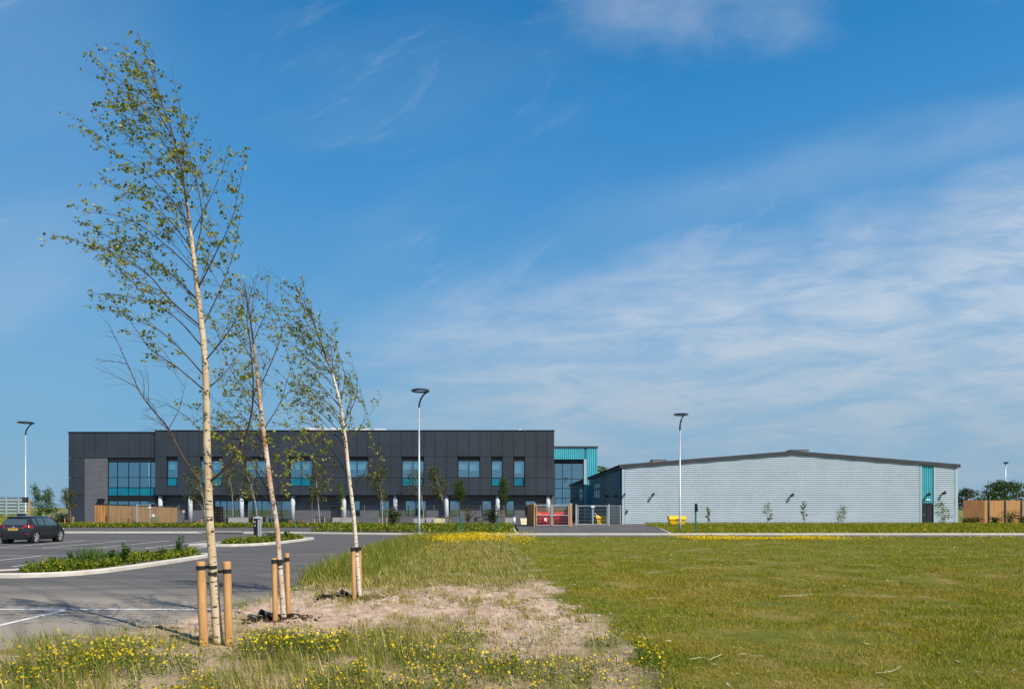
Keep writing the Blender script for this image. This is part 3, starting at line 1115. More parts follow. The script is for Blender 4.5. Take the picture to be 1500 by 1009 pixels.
W3 = [(880, 6.5), (780, 5.8), (650, 5), (560, 3.6), (500, 2.2), (413, 0.9)]
B3 = [
    ([(511, 700), (495, 672), (478, 650), (455, 640)], 0.6, 0.85, 0.010),
    ([(513, 715), (535, 690), (545, 650), (540, 625)], -0.6, 0.6, 0.009),
    ([(508, 665), (480, 640), (455, 622), (428, 615)], -0.6, 1.0, 0.011),
    ([(505, 640), (470, 605), (445, 590), (418, 585)], 0.7, 1.0, 0.011),
    ([(503, 620), (470, 580), (445, 562), (428, 555)], -0.5, 1.0, 0.010),
    ([(499, 597), (462, 555), (440, 540), (424, 522)], 0.5, 1.0, 0.010),
    ([(494, 572), (460, 535), (436, 510), (418, 490)], -0.6, 1.0, 0.010),
    ([(488, 552), (455, 510), (432, 485), (412, 468)], 0.5, 1.0, 0.009),
    ([(480, 530), (448, 490), (428, 468), (405, 450)], -0.4, 1.0, 0.008),
    ([(468, 498), (448, 470), (435, 455), (420, 444)], 0.4, 1.0, 0.006),
    ([(503, 622), (522, 580), (520, 545), (506, 525)], -0.6, 1.0, 0.010),
    ([(498, 592), (505, 555), (498, 525), (486, 500)], 0.5, 1.0, 0.009),
    ([(506, 650), (530, 622), (535, 600), (528, 575)], 0.4, 0.9, 0.009),
    ([(487, 548), (486, 515), (478, 490), (466, 470)], -0.4, 1.0, 0.007),
    ([(509, 675), (484, 690), (462, 672), (450, 668)], 0.2, 0.8, 0.006),
]
b3, P3, L3, R3, n3 = birch('third and farthest of the staked birches, white trunk bending left with feathery crown', Z3, T3, W3, B3, M['bark_white'], 0.048, 2.5, 0.50, VZ + 0.03, 9, 525, 26, (0.42, 0.985), 0.002)
print('leaves', n1, n2, n3)


def stake(label, px, top_py, base_py, Z, lean_px, w_px, toward, tie_py, P, L, group='round timber tree stakes'):
    X0, X1 = gx(px + lean_px, Z), gx(px, Z)
    r = w_px * Z / F / 2
    zt, zb = gz(top_py, Z), 0.0
    t = thing('tree_stake', label, 'tree stake', (X0, Z, zb), group)
    mb = MB()
    n = 9
    mb.tube([(X0 + (X1 - X0) * k / n, Z, zb + (zt - 0.012 - zb) * k / n) for k in range(n + 1)] + [(X1, Z, zt)], [r * (1 + 0.03 * math.sin(k * 2.1)) for k in range(n + 1)] + [r * 0.88], 16)
    part('post', mb, M['stake'], t, True)
    # rubber tie: band round the post, strap to the trunk, half-loop round the trunk
    tz = gz(tie_py, Z)
    band = 0.028 * Z / 9.1 * 0.95
    f = (tz - zb) / (zt - zb)
    xc = X0 + (X1 - X0) * f
    tie = MB()
    tie.tube([(xc, Z, tz - band), (xc, Z, tz + band)], r * 1.06, 16)
    # nearest trunk point
    tp = min(P, key=lambda p: abs(p[2] - tz))
    tr_ = float(np.interp(abs(tp[2]), [p[2] for p in P], toward))
    sgn = 1 if tp[0] > xc else -1
    dz_ = -0.035 if sgn < 0 else 0.0
    path = []
    path.append((xc + sgn * r * 0.4, Z - r * 0.95))
    for a in np.linspace(-1.9, 1.4, 9):
        path.append((tp[0] + sgn * (tr_ + 0.006) * math.sin(a + 0.0) * 1.0, tp[1] - (tr_ + 0.006) * math.cos(a)))
    # strap as a thin wall along the path
    vs, fs = [], []
    for i, (x, y) in enumerate(path):
        w = min(1.0, i / 2)
        zc = tz + dz_ * w * 1.2
        for o in (0.0, 0.006):
            vs += [(x, y - o, zc - band * 0.8), (x, y - o, zc + band * 0.8)]
    for i in range(len(path) - 1):
        a, b_ = i * 4, (i + 1) * 4
        fs += [(a, b_, b_ + 1, a + 1), (a + 2, a + 3, b_ + 3, b_ + 2), (a + 1, b_ + 1, b_ + 3, a + 3), (a, a + 2, b_ + 2, b_)]
    tie.add(vs, fs)
    part('rubber_tie', tie, M['rubber'], t)
    return t


stake('left stake of the nearest birch, thick with black tie', 294, 822, 952, 9.0, 5, 12.5, R1, 831, P1, L1)
stake('right stake of the nearest birch, thick with black tie', 332, 822, 955, 9.0, 4, 11.5, R1, 836, P1, L1)
stake('left stake of the middle birch, slimmer round post', 401.5, 817, 912, 10.9, 2, 7.5, R2, 822, P2, L2)
stake('right stake of the middle birch, taller round post', 420, 810, 900, 11.3, 3, 7, R2, 819, P2, L2)
stake('left stake of the farthest staked birch', 517, 801, 880, 13.5, 2, 6.5, R3, 804, P3, L3)
stake('right stake of the farthest staked birch', 526.5, 800, 873, 14.1, 1, 5.5, R3, 803, P3, L3)

# mulch round the stake bases, black watering pipes
def chips(name, pts_, n, spread, size, material, label, zoff=0.0, hump=0.05):
    C, D = [], []
    for (cx, cy, sx, sy) in pts_:
        a = rng.normal(size=(n, 2))
        x, y = cx + a[:, 0] * sx, cy + a[:, 1] * sy
        h = hump * np.exp(-(a ** 2).sum(1) / 2)
        z = relief(x, y) + h * rng.uniform(0.3, 1.1, n) + zoff
        C.append(np.stack([x, y, z], 1))
    C = np.concatenate(C)
    D = rng.normal(size=C.shape) * np.array([1, 1, 0.45])
    o = np_mesh(name, leaf_quads(C, D, size * rng.uniform(0.4, 1.4, len(C)), aspect=0.42), 4, material, None, palette(len(C), [(0.05, 0.033, 0.023), (0.09, 0.06, 0.04), (0.03, 0.02, 0.015), (0.16, 0.11, 0.075)]))
    return stuff(o, label, 'mulch')


chips('mulch', [(gx(522, 13.75) - 0.0, 13.8, 0.30, 0.22), (gx(410, 11.1), 11.15, 0.26, 0.2), (gx(485, 13.6), 13.75, 0.16, 0.15), (gx(390, 11), 11.1, 0.14, 0.14)], 700, 0.3, 0.075, M['leaf'], 'dark bark mulch heaped round the feet of the birches')
for lab, px, py, Z in (('black watering pipe end in the soil left of the middle birch', 388, 900, 11.25), ('black watering pipe end in the soil left of the farthest staked birch', 505, 869, 13.95)):
    x = gx(px, Z)
    t = thing('watering_pipe', lab, 'pipe', (x, Z, VZ), 'watering pipes of the staked birches')
    w = MB()
    w.tube([(x + 0.08, Z + 0.1, VZ - 0.05), (x + 0.03, Z + 0.04, VZ + 0.08), (x - 0.04, Z - 0.03, VZ + 0.13)], 0.045, 10)
    part('pipe', w, M['rubber'], t, True)
    w = MB()
    w.tube([(x - 0.045, Z - 0.035, VZ + 0.131), (x - 0.062, Z - 0.05, VZ + 0.142)], 0.052, 10)
    part('rim', w, M['rubber'], t)

# ------------------------------------------------------------------ grass
def blades(X, Y, Zb, h, w, lean, tint_cols, tint_w, windx=-0.18, jit=0.2):
    """bent single blades: a quad and a tip merged as one 4-corner kite"""
    n = len(X)
    a = rng.uniform(0, 2 * np.pi, n)
    S = np.stack([np.cos(a), np.sin(a), np.zeros(n)], 1)
    b_ = rng.normal(size=(n, 2)) * lean
    tip = np.stack([X + (b_[:, 0] + windx) * h, Y + b_[:, 1] * h, Zb + h * np.sqrt(np.clip(1 - (b_ ** 2).sum(1) * 0.5, 0.2, 1))], 1)
    base = np.stack([X, Y, Zb], 1)
    mid = base + (tip - base) * 0.45 + np.array([0, 0, 1]) * (h * 0.08)[:, None]
    hw = np.asarray(w).reshape(-1, 1) * 0.5
    V = np.stack([base, mid + S * hw, tip, mid - S * hw], 1).reshape(-1, 3)
    return V, palette(n, tint_cols, tint_w, jit)


def scatter(n, x0, x1, y0, y1):
    return rng.uniform(x0, x1, n), rng.uniform(y0, y1, n)


GREEN = [(0.145, 0.190, 0.006), (0.24, 0.265, 0.010), (0.36, 0.33, 0.025), (0.46, 0.36, 0.095), (0.23, 0.14, 0.04)]

# mown lawn to the right of the verge
VV, TT = [], []
for (y0, y1, xm, n, h0, w0) in ((6.0, 9.5, 9.5, 95000, 0.045, 0.006), (9.5, 15, 14, 120000, 0.05, 0.008), (15, 24, 21, 150000, 0.050, 0.010), (24, 41.9, 36, 190000, 0.055, 0.014)):
    x, y = scatter(n, -0.6, xm, y0, y1)
    x = np.concatenate([x, rng.uniform(-0.6, xm, n // 3)])
    y = np.concatenate([y, rng.uniform(y0, y1, n // 3)])
    wob = (vnoise(x, y, 0.5, 8) - 0.5) * 0.8
    patch = vnoise(x, y, 1.4, 21) * 0.55 + vnoise(x, y, 0.4, 22) * 0.45
    bald = sstep(vnoise(x, y, 0.75, 26) * 0.6 + vnoise(x, y, 2.6, 27) * 0.4, 0.62, 0.74)
    keep = (x - lawn_edge(y) + wob > 0.05) & (rng.random(len(x)) < (0.25 + 1.3 * patch) * (1 - 0.85 * bald))
    x, y, patch = x[keep], y[keep], patch[keep]
    big = vnoise(x, y, 4.0, 23)
    h = h0 * rng.uniform(0.45, 1.5, len(x)) * (0.6 + 0.8 * patch)
    tall = rng.random(len(x)) < 0.006
    h *= np.where(tall, 3.2, 1.0)
    V, T = blades(x, y, np.full(len(x), VZ + 0.02), h, w0 * rng.uniform(0.7, 1.3, len(x)), 0.55, GREEN, [0.33, 0.32, 0.19, 0.11, 0.05], -0.1)
    mixv = (sstep(big * 0.55 + vnoise(x, y, 0.9, 24) * 0.45, 0.42, 0.68) * (1 - 0.75 * sstep(y, 19, 27)))[:, None]
    T = T * (1.10 - 0.25 * mixv) + np.array([0.135, 0.068, 0.016]) * mixv
    fresh = sstep(vnoise(x, y, 0.9, 25), 0.66, 0.85)[:, None]
    T = T * (1 - 0.5 * fresh) + np.array([0.075, 0.105, 0.008]) * fresh
    T[tall] = np.array([0.42, 0.38, 0.16]) * rng.uniform(0.6, 1.1, (int(tall.sum()), 1))
    VV.append(V)
    TT.append(T)
# fresh tufts, seed stalks and pale clippings that break up the lawn
x, y = scatter(150000, 0.2, 20, 6.0, 24)
tf_ = vnoise(x, y, 0.32, 61) * 0.55 + vnoise(x, y, 1.3, 62) * 0.45
k = (x - lawn_edge(y) > 0.15) & (rng.random(len(x)) < sstep(tf_, 0.60, 0.74))
x, y = x[k], y[k]
V, T = blades(x, y, np.full(len(x), VZ + 0.02), 0.095 * rng.uniform(0.5, 1.5, len(x)), 0.0075 * rng.uniform(0.7, 1.6, len(x)), 0.5, GREEN, [0.48, 0.36, 0.12, 0.03, 0.01], -0.1)
VV.append(V)
TT.append(T)
x, y = scatter(5200, 0.3, 30, 6.0, 38)
k = (x - lawn_edge(y) > 0.2) & (rng.random(len(x)) < 0.15 + 0.85 * sstep(vnoise(x, y, 1.5, 63), 0.45, 0.7))
x, y = x[k], y[k]
c = np.stack([x, y, VZ + 0.045 + rng.uniform(0, 0.04, len(x))], 1)
d_ = rng.normal(size=c.shape) * np.array([1, 1, 0.25])
VV.append(leaf_quads(c, d_, rng.uniform(0.03, 0.13, len(x)), flat=0.5, aspect=0.16))
TT.append(palette(len(x), [(0.55, 0.47, 0.27), (0.40, 0.31, 0.15), (0.62, 0.56, 0.40)]))
stuff(np_mesh('lawn_grass', np.concatenate(VV), 4, M['grassm'], None, np.concatenate(TT)), 'short olive lawn grass with straw patches covering the field', 'grass')

# tall rough grass of the verge
VV, TT = [], []


def at_stakes(x, y):
    return np.exp(-((x + 3.85) / 0.75) ** 2 - ((y - 8.35) / 0.75) ** 2)


def rough(n, x0, x1, y0, y1, h0, w0, dens, cols, wts, lean=0.30, windx=-0.22):
    x, y = scatter(n, x0, x1, y0, y1)
    ok = (x > kerb_x(y) + 0.06) & (x < lawn_edge(y) + 0.25 * (vnoise(x, y, 0.4, 31) - 0.3))
    p = dens(x, y)
    k = ok & (rng.random(n) < p)
    x, y, p = x[k], y[k], p[k]
    h = h0 * rng.uniform(0.4, 1.25, len(x)) * (0.55 + 0.55 * np.clip(p, 0, 1))
    h = h * (1 - 0.80 * at_stakes(x, y))
    V, T = blades(x, y, relief(x, y) - 0.01, h, w0 * rng.uniform(0.6, 1.4, len(x)), lean, cols, wts, windx, 0.25)
    VV.append(V)
    TT.append(T)


clump = lambda x, y: sstep(vnoise(x, y, 0.5, 41) * 0.6 + vnoise(x, y, 0.17, 42) * 0.4, 0.36, 0.66)
TALL = [(0.135, 0.19, 0.016), (0.235, 0.25, 0.03), (0.35, 0.31, 0.07), (0.54, 0.43, 0.19), (0.28, 0.18, 0.08)]
fg = lambda x, y: (0.05 + 0.95 * clump(x, y)) * (1 - sstep(y + (vnoise(x, y, 0.9, 1) - 0.5) * 2.0 + 0.75 * sstep(-x, 1.4, 2.4) * sstep(-x, 7.5, 5.0), 9.5, 10.9)) * (1 - 0.72 * sstep(x + (vnoise(x, y, 0.8, 49) - 0.5) * 2, -1.6, 0.6))
rough(62000, -9.5, 1.8, 5.8, 11.4, 0.20, 0.0065, fg, TALL, [0.30, 0.30, 0.20, 0.15, 0.05])
# seed-headed stems leaning with the wind
fs_ = lambda x, y: 0.9 * (1 - sstep(y + 1.0 * sstep(-x, 1.4, 2.4), 9.9, 11.4)) * (0.35 + 0.65 * clump(x, y)) * (1 - 0.6 * sstep(x, -0.2, 1.2))
rough(7000, -9.5, 1.8, 5.8, 12, 0.40, 0.0055, fs_, TALL, [0.10, 0.16, 0.24, 0.36, 0.14], 0.2, -0.28)
# thin tufts on the bare patch
tuft = lambda x, y: 0.75 * sstep(vnoise(x, y, 0.22, 44) * 0.7 + vnoise(x, y, 0.8, 45) * 0.3, 0.60, 0.80)
rough(90000, -4.8, 1.5, 9.0, 17.5, 0.13, 0.009, tuft, TALL, [0.08, 0.16, 0.28, 0.36, 0.12])
# long grass behind the bare patch
far = lambda x, y: sstep(y + (vnoise(x, y, 1.0, 46) - 0.5) * 4 - 0.9 * x, 13.6, 20.5) * (0.25 + 0.6 * sstep(vnoise(x, y, 0.8, 47), 0.25, 0.6)) * (1 - 0.6 * sstep(x - lawn_edge(y) + (vnoise(x, y, 1.2, 50) - 0.5) * 2, -1.6, 0.3))
rough(110000, -6, 1.2, 12.5, 41.6, 0.22, 0.013, far, TALL, [0.14, 0.26, 0.32, 0.22, 0.06])
edge_f = lambda x, y: 0.95 * (1 - sstep(x - kerb_x(y), 0.9, 2.4)) * sstep(y - 0.6 * (x + 5), 15.2, 16.6)
rough(60000, -6, -2, 14.5, 42, 0.48, 0.011, edge_f, TALL, [0.42, 0.34, 0.16, 0.06, 0.02], 0.34, -0.1)
kerbside = lambda x, y: 0.35 * (1 - sstep(x - kerb_x(y), 0.15, 0.6)) * sstep(vnoise(x, y, 0.7, 48), 0.5, 0.7)
rough(26000, -7, -3.5, 8.5, 15.5, 0.30, 0.008, kerbside, TALL, [0.45, 0.3, 0.15, 0.08, 0.02], 0.5)
# edge of the lawn below the road
x, y = scatter(26000, 0, 40, 39.6, 41.6)
V, T = blades(x, y, np.full(len(x), VZ + 0.01), 0.09 * rng.uniform(0.4, 1.3, len(x)), 0.018 * np.ones(len(x)), 0.35, TALL, [0.2, 0.3, 0.28, 0.18, 0.04])
VV.append(V)
TT.append(T)
stuff(np_mesh('tall_grass', np.concatenate(VV), 4, M['grassm'], None, np.concatenate(TT)), 'tall rough meadow grass with straw seed heads on the verge', 'grass')

# grass strip in front of the hall
VV, TT = [], []
x, y = scatter(80000, 11.3, 72, 47.45, 72.7)
k = x > 11.2 + (y - 46.8) * 0.11
x, y = x[k], y[k]
V, T = blades(x, y, np.full(len(x), 0.1), rng.uniform(0.12, 0.34, len(x)), 0.04 * np.ones(len(x)), 0.4, GREEN, [0.33, 0.33, 0.22, 0.09, 0.03])
VV.append(V)
TT.append(T)
x, y = scatter(16000, -110, -44, 62, 80)
V, T = blades(x, y, 0.1 + np.where(y > 70, (y - 70) * 0.09, 0.0) * sstep(-x, 47, 52), rng.uniform(0.15, 0.4, len(x)), 0.05 * np.ones(len(x)), 0.4, GREEN, [0.38, 0.36, 0.2, 0.05, 0.01])
VV.append(V)
TT.append(T)
x, y = scatter(26000, -44, 0.0, 67.2, 69.2)
V, T = blades(x, y, np.full(len(x), 0.1), rng.uniform(0.12, 0.35, len(x)), 0.045 * np.ones(len(x)), 0.4, GREEN, [0.42, 0.36, 0.2, 0.02, 0.0])
VV.append(V)
TT.append(T)
stuff(np_mesh('strip_grass', np.concatenate(VV), 4, M['grassm'], None, np.concatenate(TT)), 'green grass along the foot of the hall and the terrace', 'grass')

# yellow wildflowers
C, ST = [], []


def flowers(n, x0, x1, y0, y1, hz0, dens, size):
    x, y = scatter(n, x0, x1, y0, y1)
    k = (rng.random(n) < dens(x, y) * (1 - 0.85 * at_stakes(x, y))) & (x > kerb_x(y) + 0.1)
    x, y = x[k], y[k]
    z = relief(x, y) + hz0 * rng.uniform(0.45, 1.15, len(x))
    C.append((np.stack([x, y, z], 1), size * rng.uniform(0.6, 1.3, len(x))))


fcl = lambda x, y: sstep(vnoise(x, y, 0.6, 51) * 0.65 + vnoise(x, y, 0.2, 52) * 0.35, 0.52, 0.72)
flowers(13000, -8.5, 1.7, 5.9, 10.2, 0.20, lambda x, y: (0.03 + 0.9 * fcl(x, y) ** 1.6) * (1 - sstep(y, 8.7, 9.9)), 0.027)
flowers(800, -3.5, -2.1, 8.1, 9.1, 0.24, lambda x, y: 0.85 * np.ones_like(x), 0.032)
flowers(800, -5.3, -3.4, 7.2, 8.3, 0.26, lambda x, y: 0.7 * np.ones_like(x), 0.031)
flowers(900, -1.2, 1.6, 6.2, 7.9, 0.14, lambda x, y: 0.55 * sstep(vnoise(x, y, 0.45, 58), 0.35, 0.6), 0.030)
flowers(300, 0.2, 1.6, 7.5, 11.5, 0.10, lambda x, y: 0.3 * fcl(x, y) + 0.1, 0.020)
flowers(20000, -5.2, 1.5, 31, 41.9, 0.34, lambda x, y: (1 - sstep(x + (vnoise(x, y, 1.3, 57) - 0.5) * 3.0, -1.2, 1.0)) * sstep(y + x * 0.3, 30, 35) * (0.10 + 0.9 * sstep(vnoise(x, y, 1.1, 53), 0.35, 0.65)), 0.055)
flowers(2600, -5.4, 0.5, 20, 34, 0.40, lambda x, y: 0.3 * sstep(vnoise(x, y, 1.4, 54), 0.5, 0.7), 0.040)
flowers(45000, 9.5, 31, 36.0, 41.8, 0.13, lambda x, y: sstep(y, 36.5, 39.0) * sstep(vnoise(x * 0.4, y, 1.2, 55), 0.36, 0.6) * (1 - 0.96 * sstep(x + (vnoise(x, y, 2.0, 59) - 0.5) * 4, 14, 21)), 0.060)
flowers(2500, 13, 70, 49, 54, 0.2, lambda x, y: sstep(vnoise(x * 0.4, y, 1.6, 56), 0.5, 0.7), 0.07)
cc = np.concatenate([c for c, s in C])
ss = np.concatenate([s for c, s in C])
D = rng.normal(size=cc.shape) * np.array([1, 1, 0.4])
V = leaf_quads(cc, D, ss, flat=0.55, aspect=1.0)
D2 = np.cross(D, rng.normal(size=cc.shape))
T = palette(len(cc), [(0.72, 0.50, 0.012), (0.80, 0.62, 0.02), (0.60, 0.42, 0.01)], None, 0.08)
stuff(np_mesh('wildflowers', V, 4, M['petal'], None, T), 'small yellow wildflowers scattered through the verge grass', 'flowers')
fl_n = len(cc)
near = cc[cc[:, 1] < 12]
V, T = blades(near[:, 0], near[:, 1], near[:, 2] - 0.2, 0.2 * np.ones(len(near)), 0.005 * np.ones(len(near)), 0.02, [(0.10, 0.16, 0.02)], [1.0], 0.0)
lf = np.repeat(near, 5, axis=0) + rng.normal(size=(len(near) * 5, 3)) * np.array([0.035, 0.035, 0.05]) - np.array([0, 0, 0.08])
lf = lf[lf[:, 2] > VZ + 0.02]
V2 = leaf_quads(lf, rng.normal(size=lf.shape) + np.array([0, 0, 0.8]), 0.035 * rng.uniform(0.6, 1.4, len(lf)), aspect=0.4)
T2_ = palette(len(lf), [(0.08, 0.13, 0.02), (0.12, 0.19, 0.03), (0.17, 0.21, 0.04)], None, 0.15)
stuff(np_mesh('flower_stems', np.concatenate([V, V2]), 4, M['grassm'], None, np.concatenate([T, T2_])), 'green stems and leaves under the yellow wildflowers', 'wildflower stems')

# pebbles and clods on the bare soil
peb = MB()
random.seed(12)
nP = 0
while nP < 3200:
    x, y = random.uniform(-5, 1.7), random.uniform(6.4, 17)
    s = float(soil_amount(x, y))
    if x < kerb_x(y) + 0.1 or random.random() > 0.12 + 0.88 * s:
        continue
    r = random.choice([0.007, 0.009, 0.012, 0.014, 0.018, 0.026]) * random.uniform(0.7, 1.5)
    z = float(relief(np.array(x), np.array(y)))
    peb.ball((x, y, z + r * 0.25), (r * random.uniform(0.8, 1.5), r * random.uniform(0.8, 1.5), r * 0.7), 6, 3)
    nP += 1
stuff(part('pebbles', peb, M['stone'], None, False, fix=False), 'pale pebbles and clods strewn over the bare soil', 'pebbles')

# dry straws lying on the lawn
for lab, pts_ in (
        ('forked dry straw lying on the lawn, second from the verge', [(1010, 966), (1028, 962), (1040, 965), (1057, 958)]),
        ('short dry straw on the lawn right of the forked straw', [(1083, 958), (1092, 956.5), (1101, 959), (1118, 960)]),
        ('long dry straw on the lawn close to the bottom edge', [(1282, 984), (1298, 984), (1310, 981), (1320, 975)]),
        ('thin upright dry straw leaning at the edge of the lawn', [(940, 927), (942, 931), (945, 936)]),
        ('dry straw flat on the lawn in the middle of the field', [(1138, 873), (1160, 872), (1178, 871), (1190, 870)]),
        ('small dry straw on the lawn below the bare patch corner', [(948, 876), (960, 875.5), (975, 875.5)])):
    Q = []
    for px, py in pts_:
        Z = (CAM_H - VZ - 0.08) * F / (py - HZ)
        Q.append((gx(px, Z), Z, VZ + 0.08))
    s_ = MB()
    s_.tube([q + rng.normal(size=3) * np.array([0.003, 0.005, 0.003]) for q in catmull(Q, 5)], [0.0036 * random.uniform(0.4, 1.2) for _ in catmull(Q, 5)], 5)
    tag(part('dry_straw', s_, M['straw'], None, True), lab, 'straw', 'dry straws on the lawn')

# red poppy
Zp = 17.4
xp = gx(1493, Zp)
pp = thing('poppy', 'single red poppy standing in the lawn at the far right', 'flower', (xp, Zp, VZ + 0.03))
s_ = MB()
s_.tube([(xp, Zp, 0.05), (xp + 0.01, Zp, 0.16), (xp, Zp, 0.27)], 0.005, 6)
part('stem', s_, M['green'], pp)
s_ = MB()
for k in range(5):
    a = k * 2 * math.pi / 5
    c_, sn = math.cos(a), math.sin(a)
    s_.add([(xp, Zp, 0.27), (xp + 0.035 * c_ - 0.028 * sn, Zp + 0.035 * sn + 0.028 * c_, 0.30), (xp + 0.055 * c_, Zp + 0.055 * sn, 0.315), (xp + 0.035 * c_ + 0.028 * sn, Zp + 0.035 * sn - 0.028 * c_, 0.30)], [(0, 1, 2, 3)])
part('petals', s_, M['red'], pp, fix=False)


# ------------------------------------------------------------------ planted islands and beds
def low_plants(name, label, gen, n, size, cols, w=None):
    c = gen(n)
    D = rng.normal(size=c.shape) + np.array([0, 0, 0.7])
    o = np_mesh(name, leaf_quads(c, D, size * rng.uniform(0.6, 1.4, len(c)), aspect=0.55), 4, M['leaf'], None, palette(len(c), cols, w))
    return stuff(o, label, 'planting')


LIME = [(0.20, 0.26, 0.025), (0.34, 0.36, 0.03), (0.11, 0.17, 0.022), (0.055, 0.10, 0.02), (0.48, 0.44, 0.04)]


def clumps(centres, n, rad, hgt, z0):
    i = rng.integers(0, len(centres), n)
    c = np.array(centres)[i]
    a = rng.normal(size=(n, 3))
    a /= np.linalg.norm(a, axis=1, keepdims=True)
    r = rng.uniform(0.55, 1.05, (n, 1))
    a[:, 2] = np.abs(a[:, 2])
    k = c[:, 3:4] if c.shape[1] > 3 else 1.0
    return np.stack([c[:, 0], c[:, 1], np.full(n, z0)], 1) + a * r * np.array([rad, rad, hgt]) * k


def island(path, label_p, centres, nleaf, leaf, zs=0.14):
    isl = MB()
    isl.prism_z(path, 0.0, 0.09)
    struct(part('island_soil', isl, M['bedsoil']))
    k = MB()
    k.sweep(path, [(0.0, -0.02), (0.0, 0.12), (-0.20, 0.12), (-0.22, 0.10), (-0.22, -0.02)], True)
    struct(part('kerb', k, M['kerb']))
    c = clumps(centres, nleaf, 0.24, 0.26, 0.09)
    low_plants('island_plants', label_p, lambda n: c, nleaf, leaf, LIME, [0.3, 0.2, 0.27, 0.15, 0.08])


isl1 = [(-15.2, 18.75), (-14.2, 18.55), (-13.3, 18.6), (-12.7, 18.85), (-12.25, 19.3), (-12.0, 20.0), (-11.85, 21.5), (-11.75, 24), (-11.75, 26.2), (-12.0, 26.6), (-12.6, 26.75), (-13.0, 26.4), (-13.4, 25), (-13.7, 23), (-14.0, 21), (-14.3, 19.7), (-15.0, 19.15), (-15.4, 18.95)]
random.seed(21)
cen = []
for i in range(125):
    y = random.uniform(19.1, 26.2)
    xl = np.interp(y, [19.1, 21, 23, 26.2], [-13.7, -13.8, -13.5, -12.9])
    xr = np.interp(y, [19.1, 20, 24, 26.2], [-12.65, -12.3, -12.0, -12.05])
    cen.append((random.uniform(xl, xr), y, 0, random.uniform(0.7, 1.35)))
island(isl1, 'lime and green low planting on the nearer kerbed island', cen, 15000, 0.085)
isl2 = [(-15.6, 33.4), (-14.6, 33.2), (-13.7, 33.3), (-13.0, 33.8), (-12.5, 34.8), (-12.2, 36.5), (-12.0, 39.5), (-12.0, 40.6), (-12.3, 40.9), (-12.8, 40.6), (-13.4, 39), (-14.0, 37), (-14.6, 35.2), (-15.4, 34.1)]
cen = []
for i in range(110):
    y = random.uniform(33.7, 40.0)
    xl = np.interp(y, [33.7, 35, 38, 40], [-14.6, -14.2, -13.4, -12.8])
    xr = np.interp(y, [33.7, 35, 38, 40], [-13.2, -12.75, -12.35, -12.3])
    cen.append((random.uniform(xl, xr), y, 0, random.uniform(0.8, 1.3)))
island(isl2, 'lime and green low planting on the farther kerbed island', cen, 9000, 0.11)

cen = []
for r_ in range(6):
    yy = 48.3 + r_ * 2.5
    for k_ in range(28):
        x = -14.5 + k_ * 0.55 + random.uniform(-0.15, 0.15)
        lo = np.interp(x, [-14, -10, -5, 0.5], [50.3, 48.9, 48.2, 48.1])
        if yy > lo and x < -0.1:
            cen.append((x, yy + random.uniform(-0.4, 0.4), 0, random.uniform(0.75, 1.25)))
for r_ in range(3):
    for k_ in range(95):
        cen.append((-45 + k_ * 0.33 * 1.0 + random.uniform(-0.15, 0.15), 62.3 + r_ * 1.7 + random.uniform(-0.3, 0.3), 0, random.uniform(0.6, 1.2)))
c_bed = clumps(cen, 30000, 0.40, 0.36, 0.11)
low_plants('bed_plants', 'rows of lime green low shrubs in the bed before the building', lambda n: c_bed, 30000, 0.16, LIME, [0.30, 0.22, 0.28, 0.12, 0.08])


def leafy_thing(name, label, cat, x, y, z0, h, rx, n, size, cols, stemmat, nst=7, group=None, droop=0.0, shape='bush', lean=0.0):
    """shrub or weed: stems from the ground, leaves spread through an uneven volume"""
    t = thing(name, label, cat, (x, y, z0), group)
    sb = MB()
    LC = []
    tips = []
    for k in range(nst):
        a = random.uniform(0, 6.28)
        rr = rx * random.uniform(0.25, 1.0)
        tip = np.array([x + math.cos(a) * rr + lean * h, y + math.sin(a) * rr, z0 + h * random.uniform(0.6, 1.0)])
        midp = np.array([x + math.cos(a) * rr * 0.35, y + math.sin(a) * rr * 0.35, z0 + h * 0.42])
        P = catmull([np.array([x + math.cos(a) * 0.03, y + math.sin(a) * 0.03, z0 - 0.02]), midp, tip], 4)
        sb.tube(P, [0.012 * h * (1 - 0.8 * i / (len(P) - 1)) + 0.002 for i in range(len(P))], 5, False)
        tips.append(P)
    part('stems', sb, stemmat, t, fix=False)
    for _ in range(n):
        P = random.choice(tips)
        s = random.uniform(0.30 if shape == 'bush' else 0.12, 1.0) * (len(P) - 1)
        i = min(int(s), len(P) - 2)
        c = P[i] + (P[i + 1] - P[i]) * (s - i)
        LC.append(c + np.array([random.gauss(0, 1) * rx * 0.22, random.gauss(0, 1) * rx * 0.22, random.gauss(0, 1) * h * 0.06]))
    LC = np.array(LC)
    LC[:, 2] = np.maximum(LC[:, 2], z0 + 0.03)
    D = rng.normal(size=LC.shape) + np.array([-0.2, 0, 0.3 - droop])
    np_mesh('foliage', leaf_quads(LC, D, size * rng.uniform(0.6, 1.4, len(LC)), aspect=0.6), 4, M['leaf'], t, palette(len(LC), cols))
    return t


GR = [(0.05, 0.11, 0.022), (0.085, 0.16, 0.03), (0.13, 0.20, 0.04)]
DK = [(0.05, 0.085, 0.018), (0.08, 0.12, 0.028), (0.125, 0.16, 0.04)]
